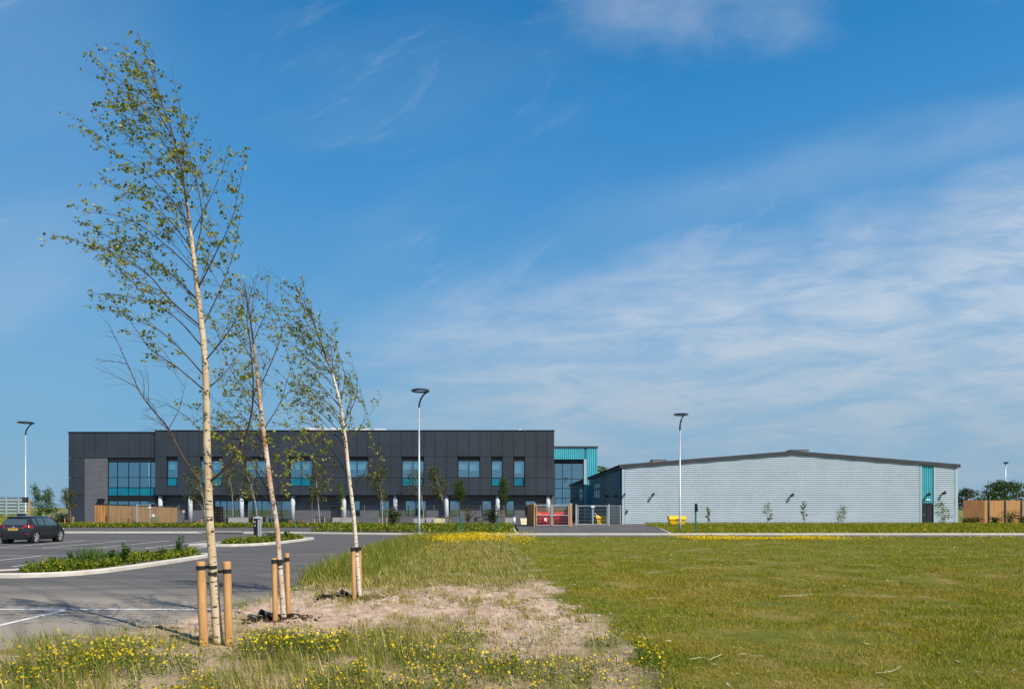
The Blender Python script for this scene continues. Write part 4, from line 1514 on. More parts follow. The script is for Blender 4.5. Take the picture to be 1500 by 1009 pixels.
# tall weeds of the near island
t = thing('iris_clump', 'clump of tall sword-shaped green leaves on the nearer kerbed island', 'plant', (gx(130, 20.6), 20.6, 0.09))
x, y = gx(130, 20.6) + rng.normal(size=150) * 0.17, 20.6 + rng.normal(size=150) * 0.15
V, T = blades(x, y, np.full(150, 0.08), rng.uniform(0.4, 0.75, 150), 0.03 * np.ones(150), 0.18, GR, None, 0.0)
np_mesh('foliage', V, 4, M['grassm'], t, T)
random.seed(33)
for lab, px, Z, h, rx, n in (('single tall leafy weed at the left end of the nearer island', 104, 20.1, 0.55, 0.10, 130),
                             ('pale bushy weed beside the sword-leaved clump on the nearer island', 160, 21.5, 0.5, 0.20, 300),
                             ('dark green bushy weed in the middle of the nearer island', 184, 22.3, 0.70, 0.17, 380),
                             ('tallest wispy weed at the right end of the nearer island', 262, 24.8, 0.80, 0.16, 300),
                             ('leafy weed low behind the trunk on the nearer island', 235, 24.0, 0.45, 0.2, 220)):
    leafy_thing('weed_plant', lab, 'weed', gx(px, Z), Z, 0.09, h, rx, n, 0.075, GR, M['green'], 5, 'tall weeds on the islands', 0, 'weed')
for lab, px, Z, h, rx, n in (('round green weed beside the black charging post on the farther island', 398, 36.5, 0.5, 0.3, 260),
                             ('darker upright weed toward the tip of the farther island', 419, 38.2, 0.6, 0.22, 260)):
    leafy_thing('weed_plant', lab, 'weed', gx(px, Z), Z, 0.09, h, rx, n, 0.09, GR, M['green'], 5, 'tall weeds on the islands', 0, 'weed')


# ------------------------------------------------------------------ DARK OFFICE BUILDING
def grid_boxes(mb, xs, zs, holes, y0, y1, gap=0.0):
    """boxes filling the cells of xs by zs, leaving out holes (x0,x1,z0,z1)"""
    for a, b_ in zip(xs[:-1], xs[1:]):
        for c, d in zip(zs[:-1], zs[1:]):
            mx, mz = (a + b_) / 2, (c + d) / 2
            if any(h[0] < mx < h[1] and h[2] < mz < h[3] for h in holes):
                continue
            mb.box(a + gap / 2, y0, c + gap / 2, b_ - gap / 2, y1, d - gap / 2)


YF = 75.0
bx = lambda px, Z=YF: gx(px, Z)
bz = lambda py, Z=YF: gz(py, Z)
office = thing('office_building', 'two storey charcoal clad office block on pale columns with teal windows', 'building', (bx(455), YF, 0))
PITCH = 16.42
joints = [227.0] + [243.3 + PITCH * i for i in range(35) if 243.3 + PITCH * i < 808] + [812.0]


def snap(px):
    return min(joints, key=lambda j: abs(j - px))


zr = [bz(725), bz(712), bz(699.5), bz(668.5), bz(631)]
wins = [(243.3, 259.7, 1), (293, 326, 1), (358, 391, 0), (424, 457, 1), (506, 539, 0), (588, 621, 1), (671, 703, 0), (720, 736, 1), (753, 769, 1)]
wins = [(snap(a), snap(b_), t) for a, b_, t in wins]
holes = []
for a, b_, tall in wins:
    holes.append((bx(a), bx(b_), zr[1] if tall else zr[2], zr[3]))
cl = MB()
jx = [bx(j) for j in joints]
for a, b_, ja, jb in zip(jx[:-1], jx[1:], joints[:-1], joints[1:]):
    tall_here = any(h[0] < (a + b_) / 2 < h[1] and abs(h[2] - zr[1]) < 1e-6 for h in holes)
    zz_ = zr if tall_here else [zr[0], zr[2], zr[3], zr[4]]
    grid_boxes(cl, [a, b_], zz_, holes, YF, YF + 0.32, 0.035)
# soffit panels and parapet cap
lx = [98, 104.8, 121.2, 137.6, 154, 170.4, 186.8, 203.2, 219.6, 227]
YL = YF + 0.25
lz = [bz(770), bz(725), bz(699.5), bz(670), bz(633)]
lh = [(bx(121.2), bx(227), bz(770), bz(670))]
grid_boxes(cl, [bx(q) for q in lx], lz, lh, YL, YL + 0.3, 0.035)
part('cladding', cl, M['clad'], office)
co = MB()
x_a, x_b = bx(98) + 0.06, bx(812) - 0.06
co.box(bx(227) + 0.02, YF + 0.34, bz(725) + 0.02, x_b, 76.35, bz(725) + 0.30)      # floor edge / soffit
co.box(bx(227) + 0.02, YF + 0.34, bz(640), x_b, 98, bz(632))                        # roof slab
co.box(x_a, YL + 0.36, bz(645), bx(227) - 0.02, 98, bz(634.5))
co.box(x_a, 78.6, 0.0, x_b, 79.0, bz(640) - 0.02)                                   # inner wall
co.box(x_a, YL + 0.36, 0.0, x_a + 0.25, 78.58, bz(645) - 0.02)
co.box(x_b - 0.25, YF + 0.34, bz(725) + 0.32, x_b, 78.58, bz(640) - 0.02)
co.box(x_a + 0.3, 76.4, bz(725) + 0.05, x_b - 0.3, 78.55, bz(725) + 0.28)
co.box(x_a, 79.02, 0.0, x_b, 98, bz(640) - 0.03)
part('inner_wall', co, M['core'], office)
cap = MB()
cap.box(bx(227) - 0.03, YF - 0.05, bz(631), bx(812) + 0.04, YF + 0.5, bz(631) + 0.09)
cap.box(bx(98) - 0.04, YL - 0.05, bz(633), bx(227) - 0.05, YL + 0.5, bz(633) + 0.09)
part('parapet_cap', cap, M['trim_black'], office)
# soffit facing down under the overhang
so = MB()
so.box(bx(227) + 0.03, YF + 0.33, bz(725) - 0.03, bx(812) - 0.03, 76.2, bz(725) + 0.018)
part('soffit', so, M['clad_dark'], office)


def window(bld, x0, x1, z0, z1, y, nmull, transoms, spand=None, blank=0.0, blinds=None, fw=0.06, depth=0.1):
    """window > pane, spandrel, blind; the frame is the window's own mesh"""
    fr = MB()
    fr.box(x0, y, z0, x0 + fw, y + depth, z1)
    fr.box(x1 - fw, y, z0, x1, y + depth, z1)
    fr.box(x0 + fw, y, z0, x1 - fw, y + depth, z0 + fw)
    fr.box(x0 + fw, y, z1 - fw - blank, x1 - fw, y + depth, z1)
    zt = z1 - fw - blank
    zb = z0 + fw
    mx = [x0 + (x1 - x0) * (i + 1) / (nmull + 1) for i in range(nmull)] if isinstance(nmull, int) else nmull
    for m in mx:
        fr.box(m - fw / 2, y + 0.002, zb, m + fw / 2, y + depth - 0.002, zt)
    for tz in transoms:
        fr.box(x0 + fw, y + 0.004, tz - fw / 2, x1 - fw, y + depth - 0.004, tz + fw / 2)
    f = part('window', fr, M['trim_black'], bld)
    s0, s1 = spand if spand else (zb, zb)
    pn = MB()
    yq = y + depth * 0.5
    segs = [(zb, s0), (s1, zt)] if spand else [(zb, zt)]
    for a, b_ in segs:
        if b_ - a > 0.03:
            pn.add([(x0 + fw, yq, a), (x1 - fw, yq, a), (x1 - fw, yq, b_), (x0 + fw, yq, b_)], [(0, 1, 2, 3)])
    part('pane', pn, M['pane'], f, fix=False)
    if spand:
        sp = MB()
        sp.box(x0 + fw, yq - 0.012, s0, x1 - fw, yq + 0.012, s1)
        part('spandrel', sp, M['spandrel'], f)
    if blinds:
        bl = MB()
        for a, b_, zz_ in blinds:
            bl.box(a, y + depth + 0.10, zz_, b_, y + depth + 0.115, zt + 0.05)
            bl.box(a, y + depth + 0.085, zz_ - 0.05, b_, y + depth + 0.13, zz_)
        part('blind', bl, M['blind'], f)
    return f


random.seed(4)
for (a, b_, tall), h in zip(wins, holes):
    x0_, x1_ = h[0] + 0.02, h[1] - 0.02
    wide = (b_ - a) > 20
    hb_ = bz(687 if a not in (753,) else 692)
    bl = []
    if wide:
        xm = (x0_ + x1_) / 2
        bl = [(x0_ + 0.1, xm - 0.06, bz(686.5 + random.choice([0, 0, 3]))), (xm + 0.06, x1_ - 0.1, bz(686.5 + random.choice([0, 0, 2])))]
    else:
        bl = [(x0_ + 0.1, x1_ - 0.1, bz(686.5 if a < 700 else (687 if a < 740 else 692)))]
    window(office, x0_, x1_, h[2] + 0.02, h[3] - 0.02, YF + 0.20, 1 if wide else 0, [zr[2]] if tall else [],
           (h[2] + 0.08, zr[2] - 0.03) if tall else None, 0.42, bl)
# left brick pier and curtain wall
pier = MB()
pier.box(bx(121.4), YL + 0.05, 0.0, bx(154.8), YL + 0.36, bz(670.3))
part('brick_pier', pier, M['brick'], office)
cwx0, cwx1 = bx(155.2), bx(226.8)
window(office, cwx0, cwx1, bz(726), bz(670.3), YL + 0.12, [bx(q, YL) for q in (171, 187.2, 203.6, 219.6)], [bz(699), bz(713.5)], (bz(726) + 0.06, bz(713.8)), 0.42)
spn = MB()
spn.box(cwx0, YL + 0.10, bz(733), cwx1 + 0.0, YL + 0.24, bz(726.1))
part('transom_panel', spn, M['trim_black'], office)
window(office, cwx0, cwx1, 0.1, bz(733.1), YL + 0.12, [bx(q, YL) for q in (171, 187.2, 203.6, 219.6)], [])
# ground floor wall
YG = 76.05
gxs = lambda px: gx(px, YG)
gz_ = lambda py: gz(py, YG)
gw = [(313, 350.5, 768.5, [322, 331.5, 341]), (357.5, 427, 768.5, [370, 383, 397, 412]), (513, 527.5, 756, []), (555, 570.5, 756, []), (593, 624.5, 756, [609]),
      (658, 673, 756, []), (705.5, 720.5, 756, []), (740, 753.5, 756, []), (769, 785, 756, [])]
gh = [(gxs(a), gxs(b_), gz_(c) if c < 768 else 0.05, gz_(732.7)) for a, b_, c, m in gw]
gl = MB()
xs_all = sorted({gxs(229), gxs(811.5)} | {v for h in gh for v in h[:2]})
for a, b_ in zip(xs_all[:-1], xs_all[1:]):
    hh = [h for h in gh if h[0] < (a + b_) / 2 < h[1]]
    if hh:
        z_lo, z_hi = hh[0][2], hh[0][3]
        if z_lo > 0.1:
            gl.box(a, YG, 0, b_, YG + 0.3, z_lo)
        gl.box(a, YG, z_hi, b_, YG + 0.3, bz(725) - 0.05)
    else:
        gl.box(a, YG, 0, b_, YG + 0.3, bz(725) - 0.05)
part('ground_floor_wall', gl, M['brick'], office)
for (a, b_, c, mull), h in zip(gw, gh):
    window(office, h[0] + 0.02, h[1] - 0.02, h[2] + 0.02, h[3] - 0.02, YG + 0.12, [gxs(m) for m in mull], [], None, 0.0, None if c > 760 else ([(h[0] + 0.15, h[1] - 0.15, h[3] - 0.35)] if a in (705.5, 740) else None))
# plant-room doors (grey) in the ground floor wall
for px in (485.5, 497.0):
    d = MB()
    d.box(gxs(px), YG - 0.05, 0.1, gxs(px + 8), YG - 0.002, gz_(741))
    part('door', d, M['shut'], office)
for px in (235, 279, 354, 429.2, 504, 579, 654, 729, 803):
    c_ = MB()
    xc = gx(px, 75.45)
    c_.tube([(xc, 75.45, 0.05), (xc, 75.45, bz(725) - 0.035)], 0.225, 20)
    part('column', c_, M['column'], office, True)
# rooflights and roof plant
for px, w_, h_ in ((446, 8, 0.35), (458, 6, 0.30), (468, 7, 0.35), (482, 8, 0.35), (496, 7, 0.32), (520, 20, 0.26), (548, 16, 0.22)):
    r_ = MB()
    r_.box(gx(px, 79), 79, bz(632), gx(px + w_, 79), 81, bz(631) + 0.50 + h_)
    part('rooflight', r_, M['white'], office)
for px, w_ in ((690, 40), (760, 4)):
    r_ = MB()
    r_.box(gx(px, 80), 80, bz(632), gx(px + w_, 80), 83, bz(631) + 0.52 + (0.25 if w_ < 5 else 0))
    part('roof_unit', r_, M['white'] if w_ < 5 else M['unit'], office)
# wall lights by the pier
for px in (144, 149.5):
    l_ = MB()
    l_.box(bx(px) - 0.12, YL - 0.28, bz(733), bx(px) + 0.12, YL + 0.05, bz(730))
    l_.box(bx(px) - 0.03, YL - 0.10, bz(737), bx(px) + 0.03, YL + 0.05, bz(733))
    part('wall_light', l_, M['trim_black'], office)

# ------------------------------------------------------------------ TEAL LINK BUILDING
YK = 104.5
link_b = thing('link_building', 'teal ribbed link block with tall glazing between the office and the hall', 'building', (gx(845, YK), YK, 0))
kx0, kx1 = gx(795, YK), gx(875, YK)
kz1 = gz(656, YK)


def ribs_v(mb, x0, x1, z0, z1, y, pitch, depth):
    x = x0
    while x < x1 - 0.01:
        w = min(pitch, x1 - x)
        a, b_, c = x + w * 0.30, x + w * 0.42, x + w * 0.88
        mb.add([(x, y, z0), (a, y, z0), (b_, y - depth, z0), (c, y - depth, z0), (x + w, y, z0), (x, y, z1), (a, y, z1), (b_, y - depth, z1), (c, y - depth, z1), (x + w, y, z1)],
               [(0, 1, 6, 5), (1, 2, 7, 6), (2, 3, 8, 7), (3, 4, 9, 8)])
        x += w


k_ = MB()
ribs_v(k_, kx0, gx(855.5, YK), gz(672.5, YK), kz1, YK - 0.02, 0.32, 0.07)
ribs_v(k_, gx(859, YK), kx1, 0, kz1, YK - 0.02, 0.32, 0.07)
part('ribbed_cladding', k_, M['teal'], link_b, fix=False)
k_ = MB()
k_.box(gx(859, YK), YK + 0.0, 0, kx1, YK + 12, kz1)
k_.box(kx0, YK + 0.0, gz(672.5, YK) + 0.02, gx(859, YK) - 0.02, YK + 12, kz1 - 0.02)
k_.box(kx0, YK + 2.4, 0, gx(859, YK) - 0.02, YK + 12, gz(672.5, YK))
part('wall', k_, M['teal_deep'], link_b)
k_ = MB()
k_.box(kx0, YK - 0.16, kz1, kx1 + 0.08, YK + 12.2, kz1 + 0.28)
part('roof_edge', k_, M['roof'], link_b)
k_ = MB()
k_.box(gx(855.2, YK), YK - 0.14, 0, gx(859, YK), YK + 0.6, gz(672.5, YK))
part('corner_trim', k_, M['silver_trim'], link_b)
window(link_b, kx0 + 0.02, gx(855, YK), 0.15, gz(672.7, YK), YK + 0.35, [gx(q, YK) for q in (813, 824, 838)], [gz(701, YK), gz(715, YK), gz(729, YK)], None, 0.55, None, 0.10)

# ------------------------------------------------------------------ SPORTS HALL
YH = 73.0
hx = lambda px: gx(px, YH)
hz = lambda py: gz(py, YH)
hall = thing('sports_hall', 'long low sports hall with pale ribbed cladding and shallow gable roof', 'building', (hx(1157), YH, 0))
roofline = [(hx(907), hz(680.5)), (hx(1162), hz(660.3)), (hx(1405), hz(680))]
FT = 0.36
hx0, hx1, HB = hx(911), hx(1402), 100.0 + 3.5


def roof_z(x):
    return float(np.interp(x, [p[0] for p in roofline], [p[1] for p in roofline]))


def ribs_h(mb, x0, x1, z0, ztop, y, pitch=0.222, depth=0.10):
    """horizontal trapezoid cladding; each rib stops under the sloping roof"""
    z = z0
    while z < ztop:
        # span of this rib below the roof
        a = [x for x in np.linspace(x0, x1, 400) if roof_z(x) - 0.20 > z]
        if a:
            xa, xb = a[0], a[-1]
            prof = [(0.0, 0), (0.0, 0.084), (-depth, 0.090), (-depth, 0.200), (0.0, pitch)]
            vs = []
            for x in (xa, xb):
                vs += [(x, y + o, z + dz_) for o, dz_ in prof]
            mb.add(vs, [(i, i + 5, i + 6, i + 1) for i in range(4)])
        z += pitch


c_ = MB()
dx0, dx1 = hx(1347), hx(1368.7)
ribs_h(c_, hx0 + 0.3, dx0, 0.1, 8.5, YH)
ribs_h(c_, dx1, hx1 - 0.28, 0.1, 8.5, YH)
part('ribbed_cladding', c_, M['silver'], hall, fix=False)
c_ = MB()
c_.prism_y([(hx0, 0.0), (hx1, 0.0), (hx1, roof_z(hx1) - 0.1), (hx(1162), roof_z(hx(1162)) - 0.1), (hx0, roof_z(hx0) - 0.1)], YH + 0.02, HB)
part('wall', c_, M['silver_trim'], hall)
c_ = MB()
up = [(x, z) for x, z in roofline]
lo = [(x, z - FT) for x, z in reversed(roofline)]
c_.prism_y(up + lo, YH - 0.24, YH - 0.14)
c_.prism_y([(x, z - 0.004) for x, z in up] + [(x, z - 0.2) for x, z in reversed(up)], YH - 0.14, HB + 0.2)
gut = [(hx(907), hz(680.5)), (hx(907), hz(680.5) - 0.42), (hx(907) + 0.10, hz(680.5) - 0.42), (hx(907) + 0.10, hz(680.5))]
c_.prism_y(gut, YH - 0.075, HB + 0.2)
part('roof', c_, M['roof'], hall)
tr_ = MB()
for a, b_, zt in ((911, 914.5, 686), (1347, 1349.3, 682), (1366.8, 1368.7, 682.5), (1398.2, 1402, 685.5)):
    tr_.box(hx(a), YH - 0.13, 0.05, hx(b_), YH + 0.0, hz(zt))
tr_.box(hx0 + 0.28, YH - 0.075, 0.02, dx0 - 0.002, YH, 0.11)
part('trim', tr_, M['silver_trim'], hall)
tp = MB()
ribs_v(tp, hx(1349.3), hx(1366.8), hz(736.5), hz(682), YH - 0.02, 0.235, 0.05)
part('teal_panel', tp, M['teal'], hall, fix=False)
d = MB()
d.box(hx(1349.4), YH - 0.03, 0.05, hx(1366.7), YH - 0.001, hz(737))
d.box(hx(1349.4), YH - 0.05, hz(737.6), hx(1366.7), YH - 0.031, hz(736.6))
dr = part('door', d, M['shut'], hall)
h_ = MB()
h_.box(hx(1352.5), YH - 0.10, 1.02, hx(1353.3), YH - 0.031, 1.14)
part('handle', h_, M['galv'], dr)
h_ = MB()
h_.box(hx(1358.5), YH - 0.04, 0.1, hx(1358.7), YH - 0.0302, hz(738))
part('leaf_gap', h_, M['trim_black'], dr)
sg = MB()
sg.box(hx(1355), YH - 0.12, hz(732.8), hx(1361.5), YH - 0.075, hz(730.8))
part('sign_panel', sg, M['white'], hall)


def wall_lamp(bld, x, y, z):
    l_ = MB()
    l_.box(x - 0.06, y - 0.07, z - 0.10, x + 0.06, y - 0.0, z + 0.10)
    l_.tube([(x, y - 0.06, z + 0.02), (x + 0.03, y - 0.30, z + 0.12)], 0.035, 8)
    l_.tube([(x - 0.02, y - 0.24, z + 0.06), (x + 0.10, y - 0.46, z + 0.18)], [0.13, 0.16], 10)
    part('wall_light', l_, M['trim_black'], bld)


for px, py in ((955, 726), (1158, 726.5), (1357, 725.5), (1379.5, 723.5)):
    wall_lamp(hall, hx(px), YH - 0.055, hz(py))
cam_ = MB()
cam_.box(hx(913.6), YH - 0.42, hz(725), hx(915.4), YH - 0.055, hz(722.5))
part('camera_unit', cam_, M['trim_black'], hall)
mt = MB()
mt.tube([(hx(916.5), YH - 0.1, hz(753)), (hx(916.5), YH - 0.12, hz(750)), (hx(918.6), YH - 0.12, hz(750)), (hx(918.6), YH - 0.12, hz(747)), (hx(916.8), YH - 0.1, hz(746))], 0.06, 8)
part('pipe', mt, M['lamp_dark'], hall)
# side wall facing the driveway
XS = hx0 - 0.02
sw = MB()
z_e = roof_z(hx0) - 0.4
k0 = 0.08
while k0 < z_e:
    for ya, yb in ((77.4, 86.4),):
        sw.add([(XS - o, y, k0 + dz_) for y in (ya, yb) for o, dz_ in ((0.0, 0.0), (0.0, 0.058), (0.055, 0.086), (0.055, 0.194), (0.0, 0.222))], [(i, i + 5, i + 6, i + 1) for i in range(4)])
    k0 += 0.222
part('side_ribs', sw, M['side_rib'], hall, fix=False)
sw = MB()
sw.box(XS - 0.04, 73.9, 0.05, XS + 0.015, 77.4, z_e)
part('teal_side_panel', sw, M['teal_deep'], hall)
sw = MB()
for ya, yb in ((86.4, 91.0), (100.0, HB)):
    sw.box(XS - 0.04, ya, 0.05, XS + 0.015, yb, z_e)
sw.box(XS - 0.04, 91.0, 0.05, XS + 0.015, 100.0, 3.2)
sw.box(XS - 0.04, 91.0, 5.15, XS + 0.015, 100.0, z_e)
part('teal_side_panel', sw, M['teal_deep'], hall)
sw = MB()
sw.box(XS - 0.06, 73.02, 0.05, XS + 0.01, 73.88, z_e)
part('corner_trim', sw, M['trim_black'], hall)
sw = MB()
sw.box(XS - 0.07, 86.2, 0.05, XS + 0.012, 86.4, z_e)
part('downpipe', sw, M['trim_black'], hall)
sw = MB()
for i in range(5):
    yy = 91.1 + i * 2.2
    sw.box(XS - 0.03, yy, 3.2, XS + 0.012, yy + 0.12, 5.15)
sw.box(XS - 0.03, 91.0, 4.3, XS + 0.012, 100.0, 4.4)
fr = part('side_window_frame', sw, M['trim_black'], hall)
sw = MB()
sw.box(XS - 0.01, 91.0, 3.2, XS + 0.010, 100.0, 5.15)
part('pane', sw, M['carglass'], fr)
sw = MB()
sw.box(XS - 0.05, 75.6, 0.1, XS - 0.041, 77.0, 2.3)
part('side_door', sw, M['shut'], hall)
for yy, zz_ in ((83.0, 3.2), (76.0, 3.1)):
    l_ = MB()
    l_.box(XS - 0.4, yy - 0.15, zz_ - 0.05, XS - 0.05, yy + 0.15, zz_ + 0.18)
    part('wall_light', l_, M['trim_black'], hall)
# roof vents
for x, y, w_, dpt, h_ in ((hx(1190), 76, 1.85, 1.6, 0.62), (gx(966, 82), 82, 1.6, 1.6, 0.75)):
    rv = MB()
    zb_ = roof_z(x) - 0.1
    rv.box(x - w_ / 2, y, zb_, x + w_ / 2, y + dpt, zb_ + h_)
    rv.box(x - w_ / 2 - 0.06, y - 0.06, zb_ + h_, x + w_ / 2 + 0.06, y + dpt + 0.06, zb_ + h_ + 0.06)
    rv.box(x - w_ / 2 - 0.5, y + 0.2, zb_, x - w_ / 2 - 0.01, y + dpt - 0.2, zb_ + h_ * 0.7)
    part('roof_vent', rv, M['unit'], hall)
rv = MB()
rv.cyl(gx(1288, 80), 80, roof_z(gx(1288, 80)) - 0.1, roof_z(gx(1288, 80)) + 0.22, 0.18)
part('roof_cowl', rv, M['white'], hall)


# ------------------------------------------------------------------ FENCES AND GATES
def wire_panel(mb, x0, y0, x1, y1, z0, z1, dv=0.13, dh=0.30, w=0.006):
    n = max(2, int(math.hypot(x1 - x0, y1 - y0) / dv))
    for i in range(1, n):
        t = i / n
        x, y = x0 + (x1 - x0) * t, y0 + (y1 - y0) * t
        mb.tube([(x, y, z0), (x, y, z1)], w / 2, 3, False)
    m = max(2, int((z1 - z0) / dh))
    for j in range(m + 1):
        z = z0 + (z1 - z0) * j / m
        mb.tube([(x0, y0 + 0.005, z), (x1, y1 + 0.005, z)], w * 0.8, 4, False)


# mesh fence along the terrace
mf = thing('mesh_fence', 'grey wire mesh security fence running along the office terrace', 'fence', (gx(160, 69.3), 69.3, 0.1))
xp_ = [gx(p, 69.3) for p in np.linspace(160, 772, 19)]
for i, x in enumerate(xp_):
    pm = MB()
    pm.box(x - 0.03, 69.27, 0.0, x + 0.03, 69.33, 2.16)
    part('post', pm, M['steel_dull'], mf)
for a, b_ in zip(xp_[:-1], xp_[1:]):
    pm = MB()
    wire_panel(pm, a + 0.03, 69.3, b_ - 0.03, 69.3, 0.15, 2.05, 0.16, 0.30, 0.007)
    part('wire_panel', pm, M['steel_dull'], mf, fix=False)
# pedestrian gate of that fence
pg = thing('mesh_gate', 'narrow grey mesh gate with pale posts before the timber screen', 'gate', (gx(210, 69.15), 69.15, 0.1))
for px in (200.5, 219.5):
    pm = MB()
    pm.box(gx(px, 69.1) - 0.05, 69.1, 0.0, gx(px, 69.1) + 0.05, 69.2, 2.25)
    part('post', pm, M['galv'], pg)
pm = MB()
xa, xb = gx(201.8, 69.1), gx(218.2, 69.1)
for z in (0.2, 2.12):
    pm.box(xa, 69.12, z, xb, 69.17, z + 0.05)
part('gate_frame', pm, M['galv'], pg)
pm = MB()
wire_panel(pm, xa, 69.14, xb, 69.14, 0.26, 2.1, 0.12, 0.4)
part('wire_panel', pm, M['steel_dull'], pg, fix=False)
cb = tag(part('control_cabinet', MB().box(gx(221, 69.0), 69.0, 0.1, gx(231.5, 69.0), 69.26, 0.98), M['cream'], None), 'dull khaki cabinet at the mesh fence before the timber screen', 'cabinet')
M['khaki'] = mat('khaki_paint', (0.21, 0.19, 0.10), 0.7, 0, 0.1, 2)
cb.data.materials[0] = M['khaki']
ns = MB()
ns.box(gx(222.5, 69.2), 69.2, gz(757, 69.2), gx(226.5, 69.2), 69.25, gz(753, 69.2))
tag(part('notice', ns, M['white']), 'small white notice on the mesh fence above the khaki cabinet', 'notice')
ns = MB()
ns.box(gx(217.5, 69.05), 69.02, gz(744.5, 69.05), gx(221.0, 69.05), 69.08, gz(741.8, 69.05))
tag(part('notice', ns, M['white']), 'small white notice at the top of the mesh gate post', 'notice')
ns = MB()
ns.box(gx(267.8, 69.2), 69.2, gz(750.5, 69.2), gx(270.2, 69.2), 69.25, gz(747, 69.2))
tag(part('notice', ns, M['cream']), 'small cream notice on the mesh fence beside the leftmost visible columns', 'notice')
ns = MB()
ns.box(gx(499.3, 69.2), 69.2, gz(746, 69.2), gx(504, 69.2), 69.25, gz(743, 69.2))
M['limesign'] = mat('yellow_notice', (0.65, 0.70, 0.15), 0.6, 0, 0.05, 3)
tag(part('notice', ns, M['limesign']), 'small yellow notice on the mesh fence before a pale column', 'notice')

# timber screen at the left end
tf = thing('timber_screen', 'pale timber board screen with sloping top at the left end of the office', 'fence', (gx(139, 69.9), 70.0, 0.05))
random.seed(9)
bd = [MB(), MB()]
x = gx(139, 69.9)
xe = gx(258.5, 70.6)
x_s = gx(160.5, 69.95)
while x < xe:
    first = x < x_s
    w_ = 0.075 if first else 0.145
    t = (x - gx(139, 70)) / (xe - gx(139, 70))
    yy = 69.9 + 0.7 * t + random.uniform(-0.008, 0.008)
    zt = gz(738.5 + 4.0 * t, yy)
    bd[0 if first else 1].box(x, yy, 0.08, x + w_, yy + (0.06 if first else 0.025), zt - random.uniform(0, 0.012))
    x += w_ + (0.07 if first else 0.010)
part('boards', bd[0], M['timber'], tf)
part('weathered_boards', bd[1], M['timber_grey'], tf)
bk_ = MB()
bk_.box(gx(139, 69.9), 70.0, 0.1, x_s, 70.03, gz(739, 69.95))
part('backing_board', bk_, M['timber_side'], tf)
for q in (150, 166, 190, 215, 240, 257):
    pm = MB()
    pm.box(gx(q, 70.75), 70.75, 0.0, gx(q, 70.75) + 0.1, 70.85, gz(742, 70.8))
    part('post', pm, M['timber_side'], tf)
tc_ = MB()
tc_.add([(gx(138.6, 69.9), 69.86, gz(738.5, 69.9) + 0.0), (xe, 70.56, gz(742.5, 70.6)), (xe, 70.68, gz(742.5, 70.6)), (gx(138.6, 69.9), 70.06, gz(738.5, 69.9)),
         (gx(138.6, 69.9), 69.86, gz(738.5, 69.9) + 0.06), (xe, 70.56, gz(742.5, 70.6) + 0.06), (xe, 70.68, gz(742.5, 70.6) + 0.06), (gx(138.6, 69.9), 70.06, gz(738.5, 69.9) + 0.06)],
        [(0, 3, 2, 1), (4, 5, 6, 7), (0, 1, 5, 4), (1, 2, 6, 5), (2, 3, 7, 6), (3, 0, 4, 7)])
part('capping', tc_, M['trim_black'], tf)

# bin store: timber sides, galvanised double gate, red bins
YB = 65.0
bs = thing('bin_store', 'timber sided bin store behind a galvanised double gate by the driveway', 'enclosure', (gx(810, YB), YB, 0.09))
for (ax, ay, bx_, by_) in ((gx(783, YB) + 0.0, YB, gx(773, 69.5), 69.5), (gx(836.5, YB), YB + 0.1, gx(836.5, YB) + 0.15, 69.5)):
    bb = MB()
    n = 26
    for i in range(n):
        t0, t1 = i / n, (i + 0.80) / n
        p0 = np.array([ax + (bx_ - ax) * t0, ay + (by_ - ay) * t0])
        p1 = np.array([ax + (bx_ - ax) * t1, ay + (by_ - ay) * t1])
        d_ = (p1 - p0) / np.linalg.norm(p1 - p0)
        nn = np.array([-d_[1], d_[0]]) * 0.03
        bb.prism_z([tuple(p0 - nn), tuple(p1 - nn), tuple(p1 + nn), tuple(p0 + nn)], 0.12, 2.22)
    part('side_boards', bb, M['timber'], bs)
bb = MB()
n = 36
for i in range(n):
    xx = gx(773, 69.6) + (gx(836.5, YB) + 0.15 - gx(773, 69.6)) * i / n
    bb.box(xx, 69.55, 0.12, xx + 0.07, 69.6, 1.95)
part('back_boards', bb, M['timber_side'], bs)
for px in (784, 834.0):
    pm = MB()
    pm.box(gx(px, YB) - 0.13 + (0.0 if px < 800 else 0.13), YB - 0.1, 0.05, gx(px, YB) + 0.08 + (0 if px < 800 else 0.18), YB + 0.1, 2.30)
    part('front_post', pm, M['timber'], bs)
pm = MB()
pm.box(gx(772.5, 69.4), 69.4, 0.05, gx(775, 69.4), 69.55, 2.3)
part('rear_post', pm, M['timber_grey'], bs)


def gate_leaf(root, x0, x1, y, z0, z1, mesh=True, rails=()):
    g = MB()
    w = 0.07
    g.box(x0, y, z0, x0 + w, y + 0.06, z1)
    g.box(x1 - w, y, z0, x1, y + 0.06, z1)
    for z in (z0, z1 - w) + tuple(rails):
        g.box(x0 + w, y + 0.002, z, x1 - w, y + 0.058, z + w)
    f = part('gate_leaf', g, M['galv'], root)
    g = MB()
    wire_panel(g, x0 + w, y + 0.03, x1 - w, y + 0.03, z0 + w, z1 - w, 0.15, 0.3, 0.007)
    part('wire_panel', g, M['galv'], f, fix=False)
    return f


